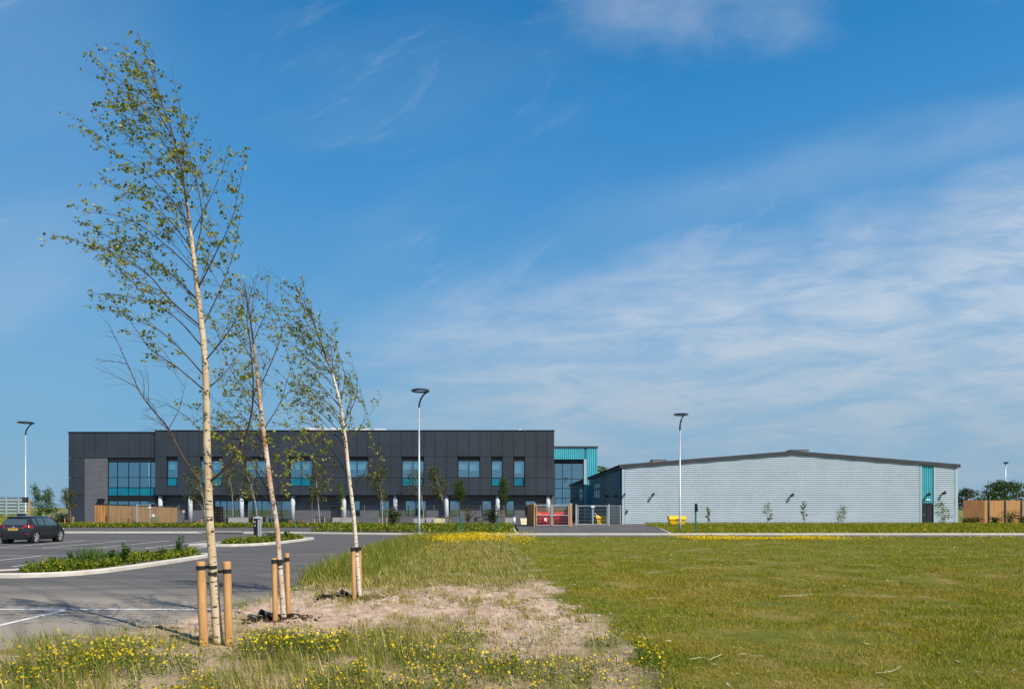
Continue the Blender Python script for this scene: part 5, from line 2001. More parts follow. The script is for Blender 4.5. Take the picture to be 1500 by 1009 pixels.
xg0, xgm, xg1 = gx(785.5, YB - 0.2), gx(809, YB - 0.2), gx(833.5, YB - 0.2)
gl_ = gate_leaf(bs, xg0, xgm - 0.02, YB - 0.2, 0.16, 2.12, rails=(1.12,))
gr_ = gate_leaf(bs, xgm + 0.02, xg1, YB - 0.2, 0.16, 2.12, rails=(1.12,))
lt = MB()
lt.box(xgm - 0.28, YB - 0.27, 1.10, xgm + 0.35, YB - 0.205, 1.24)
lt.box(xgm - 0.10, YB - 0.29, 0.25, xgm - 0.03, YB - 0.21, 1.6)
part('latch', lt, M['galv'], bs)
lt = MB()
for i in range(22):
    xx = xg0 + (xg1 - xg0) * (i + 0.5) / 22
    lt.tube([(xx, YB - 0.17, 2.12), (xx, YB - 0.17, 2.26)], [0.03, 0.008], 4)
part('spikes', lt, M['galv'], bs)
sgn = MB()
sgn.box(gx(797.5, YB - 0.3), YB - 0.24, gz(763, YB), gx(801, YB - 0.3), YB - 0.21, gz(758, YB))
tag(part('notice', sgn, M['white']), 'small white notice on the left leaf of the bin store gate', 'notice')
for lab, pa, pb, lidm in (('bright red metal bin with orange label behind the left leaf of the bin store gate', 785, 806, True), ('long red metal bin behind the right leaf of the bin store gate', 811, 833, False)):
    xa, xb = gx(pa, 66.2), gx(pb, 66.2)
    bn = thing('waste_bin', lab, 'bin', ((xa + xb) / 2, 66.2, 0.1), 'red bins in the bin store')
    b2_ = MB()
    b2_.add([(xa + 0.1, 65.9, 0.2), (xb - 0.1, 65.9, 0.2), (xb - 0.1, 67.0, 0.2), (xa + 0.1, 67.0, 0.2), (xa, 65.75, 1.12), (xb, 65.75, 1.12), (xb, 67.15, 1.12), (xa, 67.15, 1.12)],
            [(0, 3, 2, 1), (4, 5, 6, 7), (0, 1, 5, 4), (1, 2, 6, 5), (2, 3, 7, 6), (3, 0, 4, 7)])
    for k in range(1, 4):
        xx = xa + (xb - xa) * k / 4
        b2_.box(xx - 0.03, 65.70, 0.3, xx + 0.03, 65.85, 1.08)
    part('body', b2_, M['red'], bn)
    b2_ = MB()
    b2_.add([(xa - 0.03, 65.68, 1.13), (xb + 0.03, 65.68, 1.13), (xb + 0.03, 67.2, 1.13), (xa - 0.03, 67.2, 1.13), (xa + 0.05, 65.9, 1.32), (xb - 0.05, 65.9, 1.32), (xb - 0.05, 67.0, 1.42), (xa + 0.05, 67.0, 1.42)],
            [(0, 3, 2, 1), (4, 5, 6, 7), (0, 1, 5, 4), (1, 2, 6, 5), (2, 3, 7, 6), (3, 0, 4, 7)])
    part('lid', b2_, M['red'], bn)
    if lidm:
        b2_ = MB()
        b2_.box(xa + 0.12, 65.64, 1.14, xa + 0.5, 65.675, 1.38)
        part('sticker', b2_, M['orange'], bn)
    for xx in (xa + 0.15, xb - 0.15):
        for yy in (65.95, 66.95):
            w_ = MB()
            w_.tube([(xx - 0.03, yy, 0.19), (xx + 0.03, yy, 0.19)], 0.09, 10)
            part('wheel', w_, M['rubber'], bn)

# driveway gate
YD = 68.0
dg = thing('driveway_gate', 'galvanised double gate of thin bars across the driveway by the hall', 'gate', (gx(868, YD), YD, 0.09))
for px in (844.2, 892.0):
    pm = MB()
    pm.box(gx(px, YD) - 0.08, YD - 0.08, 0.05, gx(px, YD) + 0.08, YD + 0.08, 2.22)
    part('post', pm, M['galv'], dg)
for a, b_ in ((846.2, 868.2), (868.8, 890.0)):
    f = gate_leaf(dg, gx(a, YD), gx(b_, YD), YD - 0.03, 0.18, 2.1)
pm = MB()
pm.tube([(gx(871 + 2.2 * math.cos(q), YD), YD - 0.08, gz(754 + 2.0 * math.sin(q), YD)) for q in np.linspace(-2.4, 2.4, 14)], 0.022, 6)
part('ring_handle', pm, M['galv'], dg)
sgn = MB()
sgn.box(gx(865.8, YD), YD - 0.09, gz(743.3, YD), gx(871, YD), YD - 0.05, gz(740, YD))
tag(part('notice', sgn, M['white']), 'white notice at the top middle of the driveway gate', 'notice')
hf = thing('mesh_fence', 'short mesh fence panel between the driveway gate and the hall corner', 'fence', (gx(900, 69.5), 69.5, 0.09))
pm = MB()
wire_panel(pm, gx(894, YD), YD, 11.6, 72.6, 0.15, 2.05, 0.15, 0.3, 0.007)
part('wire_panel', pm, M['galv'], hf, fix=False)
pm = MB()
pm.box(11.5, 72.5, 0.05, 11.58, 72.58, 2.15)
part('post', pm, M['galv'], hf)
pm = MB()
pm.tube([(gx(894, YD), YD, 2.07), (11.6, 72.6, 2.07)], 0.025, 6)
part('rail', pm, M['galv'], hf)


def grit_bin(lab, xc, y, w_, dpt, h_, z=0.1):
    t = thing('grit_bin', lab, 'grit bin', (xc, y, z), 'yellow grit bins')
    m1 = MB()
    a, b2 = w_ / 2, dpt / 2
    m1.add([(xc - a * .86, y - b2 * .8, z), (xc + a * .86, y - b2 * .8, z), (xc + a * .86, y + b2 * .8, z), (xc - a * .86, y + b2 * .8, z),
            (xc - a, y - b2, z + h_ * .62), (xc + a, y - b2, z + h_ * .62), (xc + a, y + b2, z + h_ * .72), (xc - a, y + b2, z + h_ * .72)],
           [(0, 3, 2, 1), (4, 5, 6, 7), (0, 1, 5, 4), (1, 2, 6, 5), (2, 3, 7, 6), (3, 0, 4, 7)])
    for s_ in (-0.45, 0.45):
        m1.box(xc + s_ * a - 0.09, y - b2 * 1.02, z - 0.06, xc + s_ * a + 0.09, y - b2 * 0.6, z + 0.16)
    part('body', m1, M['yellow'], t)
    m1 = MB()
    lidp = [(-1.06, 0.60), (-1.06, 0.70), (-0.6, 0.95), (0.3, 1.0), (1.0, 0.86), (1.06, 0.72), (1.06, 0.68)]
    vs = [(xc + sx * a * 1.05, y + p * b2, z + q * h_) for sx in (-1, 1) for p, q in lidp]
    n = len(lidp)
    fs = [tuple(range(n)), tuple(reversed(range(n, 2 * n)))] + [(i, (i + 1) % n, (i + 1) % n + n, i + n) for i in range(n)]
    m1.add(vs, fs)
    part('lid', m1, M['yellow'], t)
    m1 = MB()
    m1.box(xc - 0.12, y - b2 * 1.12, z + h_ * 0.60, xc + 0.12, y - b2 * 1.0, z + h_ * 0.68)
    part('hasp', m1, M['rubber'], t)


grit_bin('yellow grit bin with sloped lid on the grass before the hall wall', gx(991.2, 68.0), 68.0, 1.60, 1.0, 0.98)
grit_bin('ochre yellow grit bin standing behind the driveway gate', gx(883, 75.4), 75.4, 1.5, 1.2, 0.98)

# right timber fence
tf2 = thing('timber_fence', 'tall orange timber board fence at the far right beyond the hall', 'fence', (gx(1445, 76), 76, 0.1))
random.seed(14)
bb, b3_ = MB(), MB()
x = gx(1407, 76.5)
while x < gx(1640, 76):
    tgt = b3_ if x < gx(1442, 76) else bb
    yy = 76.0
    tgt.box(x, yy + random.uniform(-0.006, 0.006), 0.1, x + 0.145, yy + 0.03, gz(733, yy) + random.uniform(-0.01, 0.01))
    x += 0.157
part('boards', bb, M['timber'], tf2)
part('weathered_boards', b3_, M['timber_side'], tf2)
for q in range(1449, 1640, 24):
    pm = MB()
    pm.box(gx(q, 75.9), 75.88, 0.0, gx(q, 75.9) + 0.1, 75.97, gz(732, 75.9))
    part('post', pm, M['steel_dull'], tf2)
pm = MB()
pm.box(gx(1407, 76.5), 76.04, gz(733, 76) - 0.1, gx(1442, 76) - 0.01, 76.1, gz(733, 76) + 0.04)
pm.box(gx(1442, 76), 76.04, gz(733, 76) - 0.1, gx(1640, 76), 76.1, gz(733, 76) + 0.04)
part('rail', pm, M['timber_side'], tf2)

# left pale rail fence on the bank
rf = thing('rail_fence', 'pale galvanised horizontal rail fence on the grass bank at the far left', 'fence', (gx(10, 79), 79, 0.5))
for q in (-62, -44, -26, -8, 9.5, 27.5):
    pm = MB()
    pm.box(gx(q, 79) - 0.07, 78.9, 0.3, gx(q, 79) + 0.07, 79.05, gz(728.5, 79))
    part('post', pm, M['galv'], rf)
pm = MB()
zt, zb = gz(728.5, 79.1), gz(752.5, 79.1)
for k in range(6):
    z = zb + (zt - zb) * k / 5
    pm.box(gx(-64, 79.1), 79.08, z - 0.05, gx(41, 79.1), 79.14, z + 0.05)
part('rails', pm, M['steel_dull'], rf)
pm = MB()
for k in range(5):
    z0_, z1_ = zb + (zt - zb) * k / 5 + 0.07, zb + (zt - zb) * (k + 1) / 5 - 0.07
    pm.box(gx(-64, 79.1), 79.16, z0_, gx(41, 79.1), 79.18, z1_)
part('panels', pm, mat('pale_green_panel', (0.40, 0.52, 0.48), 0.4, 0, 0.05, 1), rf)


# ------------------------------------------------------------------ STREET LAMPS, POSTS, SIGNS
def street_lamp(lab, x, y, H, ringw, thick, arm_ang, zb=0.0):
    """tapered pole, swan-neck arm, open ring head"""
    t = thing('street_lamp', lab, 'street lamp', (x, y, zb), 'ring headed street lamps')
    m1 = MB()
    m1.tube([(x, y, zb), (x, y, zb + 0.9), (x, y, zb + 0.95), (x, y, zb + H - 1.25)], [0.095, 0.092, 0.072, 0.048], 16)
    part('pole', m1, M['galv'], t, True)
    m1 = MB()
    m1.cyl(x, y, zb - 0.02, zb + 0.06, 0.16, 0.14, 12)
    part('base_collar', m1, M['kerb'], t)
    d_ = np.array([math.cos(arm_ang), math.sin(arm_ang), 0])
    p0 = np.array([x, y, zb + H - 1.25])
    A = [p0, p0 + np.array([0, 0, 0.30]) + d_ * 0.02, p0 + d_ * 0.12 + np.array([0, 0, 0.62]), p0 + d_ * 0.34 + np.array([0, 0, 0.95]), p0 + d_ * 0.60 + np.array([0, 0, 1.16])]
    m1 = MB()
    m1.tube(catmull(A, 5), [0.062] * 8 + [0.058] * 8 + [0.062] * 5, 10)
    part('arm', m1, M['lamp_dark'], t, True)
    m1 = MB()
    m1.cyl(x, y, zb + H - 1.33, zb + H - 1.24, 0.058, None, 12)
    part('joint', m1, M['white'], t)
    hc = A[-1] - d_ * ringw * 0.92 + np.array([0, 0, 0.03])
    m1 = MB()
    n, prof = 40, [(-0.075, -0.035), (0.075, -0.035), (0.075, 0.03), (0.02, 0.055), (-0.075, 0.03)]
    vs, fs = [], []
    for i in range(n):
        a = 2 * math.pi * i / n
        for o, dz_ in prof:
            r = ringw + o
            vs.append((hc[0] + r * math.cos(a), hc[1] + r * math.sin(a), hc[2] + dz_ * thick))
    k = len(prof)
    for i in range(n):
        for j in range(k):
            fs.append((i * k + j, ((i + 1) % n) * k + j, ((i + 1) % n) * k + (j + 1) % k, i * k + (j + 1) % k))
    m1.add(vs, fs)
    hd = part('lamp_head', m1, M['lamp_dark'], t)
    m1 = MB()
    vs, fs = [], []
    for i in range(n):
        a = 2 * math.pi * i / n
        for o in (-0.05, 0.05):
            r = ringw + o
            vs.append((hc[0] + r * math.cos(a), hc[1] + r * math.sin(a), hc[2] - 0.0385 * thick))
    for i in range(n):
        j = (i + 1) % n
        fs.append((i * 2, i * 2 + 1, j * 2 + 1, j * 2))
    m1.add(vs, fs)
    part('lens', m1, M['lens'], hd, fix=False)
    return t


street_lamp('tallest ring headed street lamp on a pale pole before the dark office', gx(614, 47.9), 47.9, 10.05, 0.56, 1.5, 0.15, 0.08)
street_lamp('ring headed street lamp on the grass before the pale sports hall', gx(996, 50.5), 50.5, 8.75, 0.46, 1.2, 0.9, 0.08)
street_lamp('ring headed street lamp at the far left beside the parked car', gx(37.5, 64.5), 64.5, 9.95, 0.62, 1.3, 0.3, 0.0)
fl = thing('floodlight_mast', 'thin grey mast rising behind the timber fence at the far right', 'mast', (gx(1473, 88), 88, 0))
m1 = MB()
m1.tube([(gx(1473, 88), 88, 0), (gx(1473, 88), 88, gz(678, 88))], [0.09, 0.05], 10)
part('pole', m1, M['galv'], fl, True)
m1 = MB()
m1.box(gx(1472, 88), 87.7, gz(679, 88), gx(1474.6, 88), 88.2, gz(676.5, 88))
part('lamp_head', m1, M['lamp_dark'], fl)

# charging post on the farther island
Ze = 37.6
x_ = gx(377.5, Ze)
ev = thing('charging_post', 'black and silver charging post on the farther kerbed island', 'charging post', (x_, Ze, 0.09))
m1 = MB()
m1.box(x_ - 0.19, Ze - 0.1, 0.09, x_ + 0.03, Ze + 0.12, gz(759, Ze))
part('front_panel', m1, M['trim_black'], ev)
m1 = MB()
m1.box(x_ + 0.032, Ze - 0.085, 0.09, x_ + 0.11, Ze + 0.12, gz(759, Ze))
m1.box(x_ + 0.13, Ze - 0.06, 0.09, x_ + 0.17, Ze + 0.12, gz(759, Ze))
part('side_panel', m1, M['galv'], ev)
m1 = MB()
m1.prism_y([(x_ - 0.20, gz(759, Ze)), (x_ + 0.18, gz(759, Ze)), (x_ + 0.16, gz(757, Ze)), (x_, gz(756.2, Ze)), (x_ - 0.17, gz(757, Ze))], Ze - 0.12, Ze + 0.14)
part('cap', m1, M['silver_trim'], ev)
m1 = MB()
m1.box(x_ - 0.14, Ze - 0.108, gz(765, Ze), x_ - 0.09, Ze - 0.1005, gz(763.2, Ze))
m1.box(x_ - 0.13, Ze - 0.108, gz(770, Ze), x_ - 0.08, Ze - 0.1005, gz(768.6, Ze))
m1.box(x_ - 0.12, Ze - 0.108, gz(785, Ze), x_ - 0.10, Ze - 0.1005, gz(783.6, Ze))
part('markings', m1, M['white'], ev)

# green posts
def gpost(lab, px, Z, topy, w, panel=None, group=None):
    x = gx(px, Z)
    t = thing('green_post', lab, 'post', (x, Z, 0.05), group)
    m1 = MB()
    zt = gz(topy, Z)
    m1.box(x - w, Z - w, 0.0, x + w, Z + w, zt)
    m1.box(x - w * 1.02, Z - w * 1.02, zt, x + w * 0.5, Z + w * 1.02, zt + 0.06)
    part('post', m1, M['green'], t)
    if panel == 'frame':
        p1 = MB()
        p1.box(x - 0.055, Z - 0.07, gz(757, Z), x + 0.055, Z - 0.045, gz(738.5, Z))
        pa = part('plate', p1, M['lamp_dark'], t)
        p1 = MB()
        for za, zb_ in ((739, 747), (749.5, 755)):
            for xo in (-0.045, 0.03):
                p1.box(x + xo, Z - 0.078, gz(zb_, Z), x + xo + 0.015, Z - 0.0705, gz(za, Z))
            p1.box(x - 0.03, Z - 0.078, gz(za + 1, Z), x + 0.03, Z - 0.0705, gz(za, Z))
        p1.box(x - 0.03, Z - 0.078, gz(747, Z), x + 0.03, Z - 0.0705, gz(746.3, Z))
        part('markings', p1, M['white'], pa)
    if panel == 'dark':
        p1 = MB()
        p1.add([(x - 0.075, Z - 0.04, gz(749, Z)), (x + 0.13, Z - 0.16, gz(749, Z)), (x + 0.085, Z - 0.14, gz(737.5, Z)), (x - 0.075, Z - 0.04, gz(737.5, Z)),
                (x - 0.075, Z + 0.0, gz(749, Z)), (x + 0.13, Z - 0.12, gz(749, Z)), (x + 0.085, Z - 0.10, gz(737.5, Z)), (x - 0.075, Z + 0.0, gz(737.5, Z))],
               [(0, 1, 2, 3), (4, 7, 6, 5), (0, 4, 5, 1), (1, 5, 6, 2), (2, 6, 7, 3), (3, 7, 4, 0)])
        part('plate', p1, M['lamp_dark'], t)
    return t


gpost('thick plain green marker post at the front of the planting bed', 674.2, 47.75, 757, 0.062)
gpost('thin green post with a black plate and white marks near the driveway', 727.2, 52.5, 757, 0.035, 'frame')
gpost('green post with a dark panel on top, left of the saplings before the hall', 1019, 48.6, 750, 0.05, 'dark')

# signs at the left lamp
x_ = gx(42, 63.0)
sp_ = thing('sign_board', 'dark sign board on a timber post beside the far left street lamp', 'sign', (x_, 63.0, 0))
m1 = MB()
m1.box(x_ - 0.06, 63.0, 0, x_ + 0.06, 63.12, gz(731, 63))
part('post', m1, M['timber'], sp_)
m1 = MB()
m1.box(gx(32.5, 62.9), 62.9, gz(736, 62.9), gx(41, 62.9), 62.97, gz(728, 62.9))
sb_ = part('board', m1, M['shut'], sp_)
m1 = MB()
for r_, wd in ((730.3, 5.5), (732.8, 4.8)):
    for q in range(int(wd / 0.9)):
        m1.box(gx(34 + q * 0.9, 62.9), 62.885, gz(r_ + 0.7, 62.9), gx(34.6 + q * 0.9, 62.9), 62.899, gz(r_, 62.9))
part('lettering', m1, M['steel_dull'], sb_)
x_ = gx(31, 60)
sp_ = thing('low_sign', 'low dark sign board seen over the roof of the parked car', 'sign', (x_, 60, 0))
m1 = MB()
m1.box(gx(25, 60), 60.0, gz(756.5, 60), gx(37.5, 60), 60.07, gz(752, 60))
part('board', m1, M['shut'], sp_)
m1 = MB()
for q in (27, 35.5):
    m1.box(gx(q, 60.1), 60.08, 0, gx(q, 60.1) + 0.08, 60.15, gz(754, 60))
part('posts', m1, M['steel_dull'], sp_)

# ------------------------------------------------------------------ TERRACE FURNITURE
def planter(lab, a, b_, top, mkey, Z=72.6, cat='planter', name='planter_box'):
    t = thing(name, lab, cat, (gx((a + b_) / 2, Z), Z, 0.1))
    m1 = MB()
    x0_, x1_ = gx(a, Z), gx(b_, Z)
    zt = gz(top, Z)
    m1.box(x0_, Z - 0.02, 0.1, x1_, Z + 0.10, zt)
    m1.box(x0_, Z + 0.9, 0.1, x1_, Z + 1.02, zt)
    m1.box(x0_, Z + 0.102, 0.1, x0_ + 0.12, Z + 0.898, zt)
    m1.box(x1_ - 0.12, Z + 0.102, 0.1, x1_, Z + 0.898, zt)
    part('walls', m1, M[mkey], t)
    m1 = MB()
    m1.box(x0_ + 0.122, Z + 0.104, 0.1, x1_ - 0.122, Z + 0.896, zt - 0.08)
    part('soil', m1, M['bedsoil'], t)
    return t


planter('pale grey planter box holding a small birch left of the charging post', 334.5, 358, 757.8, 'planter')
planter('long pale grey planter box between two columns at the middle of the office', 487, 516, 757.8, 'planter')
planter('dull grey low planter box right of the tallest street lamp', 606, 624, 759.5, 'planter', 72.9)
planter('light grey planter box touching the cream box', 624.5, 634, 758, 'planter', 72.7)
planter('cream box with slanted shadow in front of a column', 634.5, 650, 758.8, 'cream', 72.5)
planter('pale grey planter box left of the thin green post', 740, 751, 758.5, 'planter', 72.6)
t = thing('white_bin', 'small white tapered bin on the terrace right of the thin green post', 'bin', (gx(753.2, 72), 72, 0.1))
m1 = MB()
m1.tube([(gx(753.2, 72), 72, 0.1), (gx(753.2, 72), 72, 0.78)], [0.12, 0.16], 14)
part('body', m1, M['white'], t, True)
m1 = MB()
m1.tube([(gx(753.2, 72), 72, 0.782), (gx(753.2, 72), 72, 0.86)], [0.175, 0.12], 14)
part('lid', m1, M['white'], t)
t = thing('cream_board', 'cream tilted board leaning beside the bin store', 'board', (gx(768, 71), 71, 0.1))
m1 = MB()
m1.add([(gx(763.5, 71), 71.0, 0.12), (gx(775, 71), 71.0, 0.12), (gx(775, 71), 71.35, gz(758.7, 71)), (gx(762, 71), 71.35, gz(758.7, 71)),
        (gx(763.5, 71), 71.06, 0.12), (gx(775, 71), 71.06, 0.12), (gx(775, 71), 71.41, gz(758.7, 71)), (gx(762, 71), 71.41, gz(758.7, 71))],
       [(0, 1, 2, 3), (4, 7, 6, 5), (0, 4, 5, 1), (1, 5, 6, 2), (2, 6, 7, 3), (3, 7, 4, 0)])
part('panel', m1, M['cream'], t)
m1 = MB()
for q in (765, 773):
    m1.tube([(gx(q, 71), 71.3, 0.7), (gx(q, 71.6), 71.8, 0.1)], 0.03, 6)
part('struts', m1, M['timber_grey'], t)
t = thing('bench', 'long dark grey bench against the office wall behind the shrubs', 'bench', (gx(707, 73.5), 73.5, 0.1))
m1 = MB()
m1.box(gx(694, 73.5), 73.4, 0.50, gx(719, 73.5), 73.95, 0.62)
part('seat', m1, M['lamp_dark'], t)
m1 = MB()
m1.box(gx(694, 73.5), 73.96, 0.62, gx(719, 73.5), 74.04, 0.86)
part('backrest', m1, M['lamp_dark'], t)
for q in (695, 706.5, 717):
    m1 = MB()
    m1.box(gx(q, 73.5), 73.45, 0.1, gx(q, 73.5) + 0.1, 73.9, 0.498)
    part('leg', m1, M['lamp_dark'], t)


def pot(lab, px, Z, r, h):
    t = thing('plant_pot', lab, 'plant pot', (gx(px, Z), Z, 0.1), 'brown pots on the terrace')
    m1 = MB()
    xx = gx(px, Z)
    m1.tube([(xx, Z, 0.1), (xx, Z, 0.1 + h * 0.82), (xx, Z, 0.1 + h * 0.84), (xx, Z, 0.1 + h)], [r * 0.72, r * 0.95, r * 1.05, r * 1.05], 14)
    part('bowl', m1, M['terracotta'], t)
    m1 = MB()
    m1.tube([(xx, Z, 0.1 + h + 0.001), (xx, Z, 0.1 + h + 0.03)], [r * 0.9, r * 0.6], 12)
    part('soil', m1, M['bedsoil'], t)


for lab, px in (('brown pot left of the second column from the left', 272), ('brown pot right of the second column from the left', 288.5), ('brown pot left of the fourth column from the left', 425),
                ('brown pot just right of the fourth column from the left', 438), ('brown pot second to the right of the fourth column', 443)):
    pot(lab, px, 73.2, 0.30, 0.42)


# ------------------------------------------------------------------ YOUNG TREES NEAR THE BUILDINGS
def young_tree(lab, Z, basepx, stem, crown, n, size, bark, cols, wind=(-0.7, 0, 0.35), group='young trees before the buildings', zb=0.1, nb=14, sr=0.045, jitter=0.22, stakes=None, name='young_tree'):
    """stem: list of (px,py); crown: (px left, px right, py top, py bottom) used to size the branches"""
    T = [pt(px, py, Z) for px, py in stem]
    T[0][2] = zb
    t = thing(name, lab, 'tree', tuple(T[0]), group)
    P = catmull(T, 5)
    L = lengths(P)
    tm = MB()
    tm.tube(P, [sr * (1 - 0.8 * l / L[-1]) for l in L], 7)
    cx = (gx(crown[0], Z) + gx(crown[1], Z)) / 2
    hw = (gx(crown[1], Z) - gx(crown[0], Z)) / 2
    z0_, z1_ = gz(crown[3], Z), gz(crown[2], Z)
    brs = []
    for i in range(nb):
        f = (i + random.random()) / nb
        zc = z0_ + (z1_ - z0_) * (0.1 + 0.9 * f)
        a = random.uniform(0, 6.28)
        rr = hw * math.sqrt(max(0.08, 1 - abs(f * 1.9 - 0.9) ** 2.2)) * random.uniform(0.55, 1.05)
        zs_ = max(T[0][2] + 0.2, zc - (z1_ - z0_) * random.uniform(0.25, 0.45))
        s = min(P, key=lambda p: abs(p[2] - zs_))
        lean_c = np.interp(zc, [p[2] for p in P], [p[0] for p in P]) * 0.35 + cx * 0.65
        tip = np.array([lean_c + math.cos(a) * rr + wind[0] * 0.12 * hw, Z + math.sin(a) * rr, zc])
        midp = s + (tip - s) * 0.5 + np.array([0.08 * hw, 0, 0.10 * (z1_ - z0_)])
        Q = catmull([s, midp, tip], 3)
        tm.tube(Q, [sr * 0.26 * (1 - 0.75 * k / (len(Q) - 1)) for k in range(len(Q))], 4, False)
        brs.append(Q)
    brs.append(P[int(len(P) * 0.6):])
    part('trunk', tm, bark, t, True, fix=False)
    LC = []
    wv = np.array(wind, float)
    for _ in range(int(n * (1.5 if name == 'sapling' else 2.6))):
        Q = random.choice(brs)
        s = random.uniform(0.28, 1.0) * (len(Q) - 1)
        i = min(int(s), len(Q) - 2)
        c = Q[i] + (Q[i + 1] - Q[i]) * (s - i)
        off = np.array([random.gauss(0, 1), random.gauss(0, 1), random.gauss(0, 1)]) * hw * jitter
        LC.append(c + off + wv * abs(random.gauss(0, 0.5)) * hw * 0.35)
    LC = np.array(LC)
    D = wv * 0.8 + rng.normal(size=LC.shape) * 0.7
    np_mesh('crown', leaf_quads(LC, D, size * rng.uniform(0.6, 1.4, len(LC)), aspect=0.5), 4, M['leaf'], t, palette(len(LC), cols))
    if stakes:
        for k, px in enumerate(stakes):
            s_ = MB()
            xx = gx(px, Z)
            s_.tube([(xx, Z + 0.1, 0.05), (xx, Z + 0.1, 1.02)], 0.045, 8)
            o = thing('tree_stake', ('left' if k == 0 else 'right') + ' short stake of the ' + ' '.join(lab.split(',')[0].split()[:8]), 'tree stake', (xx, Z + 0.1, 0.05), 'short stakes of the trees by the office')
            part('post', s_, M['stake'], o)
            s_ = MB()
            s_.box(min(xx, T[0][0]), Z + 0.02, 0.90, max(xx, T[0][0]), Z + 0.05, 0.97)
            part('rubber_tie', s_, M['rubber'], o)
    return t


OL = [(0.085, 0.10, 0.02), (0.13, 0.14, 0.03), (0.18, 0.175, 0.05), (0.06, 0.065, 0.016)]
random.seed(77)
W_ = (-0.85, 0, 0.25)
BS, BD = M['bark_small'], M['bark_dull']
young_tree('blown birch left of the nearest staked birch, white forked stem', 65.5, 302, [(302, 772), (300, 750), (297, 725), (291, 700), (284, 682)], (262, 304, 682, 738), 520, 0.14, BS, OL, W_, stakes=(294.5, 307.5))
young_tree('slender blown birch rising from the left planter box', 73.1, 341.5, [(341.5, 758), (341, 735), (339, 715), (335, 700), (330, 688)], (325, 346, 688, 725), 300, 0.14, BS, OL, W_, zb=0.7)
young_tree('blown birch behind the charging post, thin white stem', 65.5, 378, [(377.5, 770), (376, 750), (372, 728), (366, 706), (359, 688)], (346, 378, 684, 732), 430, 0.14, BS, OL, W_, stakes=(370.5, 383.5))
young_tree('upright birch with slim oval crown left of the long planter box', 65.5, 468, [(469, 771), (467, 745), (465.5, 725), (463, 702), (461, 686)], (453, 478, 682, 735), 500, 0.13, BS, OL, (-0.3, 0, 0.5), stakes=(460, 475))
young_tree('thin dark sapling left of the upright oval birch', 73.0, 457, [(457.5, 768), (457, 748), (457, 730), (456, 712)], (452, 462, 710, 735), 130, 0.14, BD, GR, W_)
young_tree('thin green sapling right of the farthest staked birch trunk', 73.5, 500, [(503, 766), (502, 750), (501, 735), (499, 712)], (491, 508, 705, 736), 230, 0.14, BD, GR, W_)
young_tree('full crowned birch with forked white stem over a dark bush', 64.8, 560, [(560.5, 773), (560, 750), (559, 728), (556.5, 705), (553, 686)], (541, 576, 680, 734), 720, 0.14, BS, OL, (-0.5, 0, 0.3), stakes=(555.5, 566))
young_tree('slender blown birch behind the tallest street lamp', 73.2, 620, [(621, 762), (619, 740), (616, 722), (611, 705), (606, 692)], (594, 624, 688, 728), 280, 0.14, BS, OL, W_, zb=0.1)
young_tree('wind bent birch with plume crown right of the tallest street lamp', 64.8, 653, [(653.5, 772), (652, 755), (649.5, 738), (645, 718), (637, 695), (632, 687)], (628, 656, 686, 730), 620, 0.14, BS, OL, W_, stakes=(647.5, 659.5))
young_tree('lollipop tree with round green crown above the thick green post', 64.0, 673, [(673.5, 772), (673.5, 750), (673.5, 732), (673.5, 712)], (664, 682.5, 706, 731), 560, 0.15, BD, DK, (0, 0, 0.3), sr=0.04, jitter=0.30)
young_tree('irregular green crowned tree above the thin green post', 64.0, 738.5, [(738.5, 772), (738.5, 750), (738, 732), (738, 704)], (727, 746, 700, 733), 430, 0.15, BD, DK, (-0.1, 0, 0.3), sr=0.04, jitter=0.28)
young_tree('airy green tree left of its twin beyond the car', 70, 55, [(57, 768), (57, 748), (55, 735), (53, 716)], (43, 65, 712, 756), 420, 0.16, BD, GR, (-0.6, 0, 0.2))
young_tree('airy green tree right of its twin beyond the car', 71, 73, [(73, 768), (72.5, 748), (71, 735), (70, 718)], (63, 86, 716, 756), 420, 0.16, BD, GR, (-0.1, 0, 0.3))
young_tree('small staked tree at the left corner of the office', 67, 103, [(104, 771), (103.5, 752), (101, 738), (98, 720)], (89, 110.5, 716, 745), 330, 0.15, BD, [(0.10, 0.12, 0.02), (0.16, 0.14, 0.03), (0.08, 0.10, 0.02)], (-0.4, 0, 0.3), stakes=(94, 106))
for lab, px, top, l, r, n in (('narrow sapling right of the green post with dark panel, first before the hall', 1037, 741, 1033, 1041.5, 170), ('wavy sapling second from the left before the hall', 1124, 734, 1115, 1133, 170),
                              ('leaning sapling third from the left before the hall', 1178, 734, 1170, 1184, 160), ('wide low sapling fourth from the left before the hall', 1236, 743, 1219, 1246, 200),
                              ('bushy sapling beside the dark door of the hall', 1381, 735, 1369, 1394, 330)):
    young_tree(lab, 69.5, px, [(px, 772), (px, 762), (px - 0.5, 750), ((l + r) / 2, top + 2)], (l, r, top, 764), n, 0.15, BS, [(0.15, 0.19, 0.04), (0.22, 0.25, 0.07), (0.11, 0.15, 0.03)], (-0.3, 0, 0.2), 'saplings along the hall wall', 0.1, 9, 0.022, 0.16, None, 'sapling')
random.seed(55)
for lab, px, Z, top, rx, n, cols in (
        ('dense dark green bush below the full crowned birch', 577, 67.2, 742, 0.72, 800, DK),
        ('loose olive shrub behind the thick green post', 686, 66.8, 743, 0.55, 240, OL),
        ('large loose dark shrub left of the thin green post', 723, 65, 738, 0.95, 560, OL),
        ('white flowering shrub beside the loose olive shrub', 704, 71.5, 757, 0.6, 220, [(0.4, 0.42, 0.3), (0.10, 0.13, 0.04)])):
    leafy_thing('shrub', lab, 'shrub', gx(px, Z), Z, 0.1, gz(top, Z) - 0.1, rx, n, 0.16, cols, BD, 14, 'shrubs before the office')
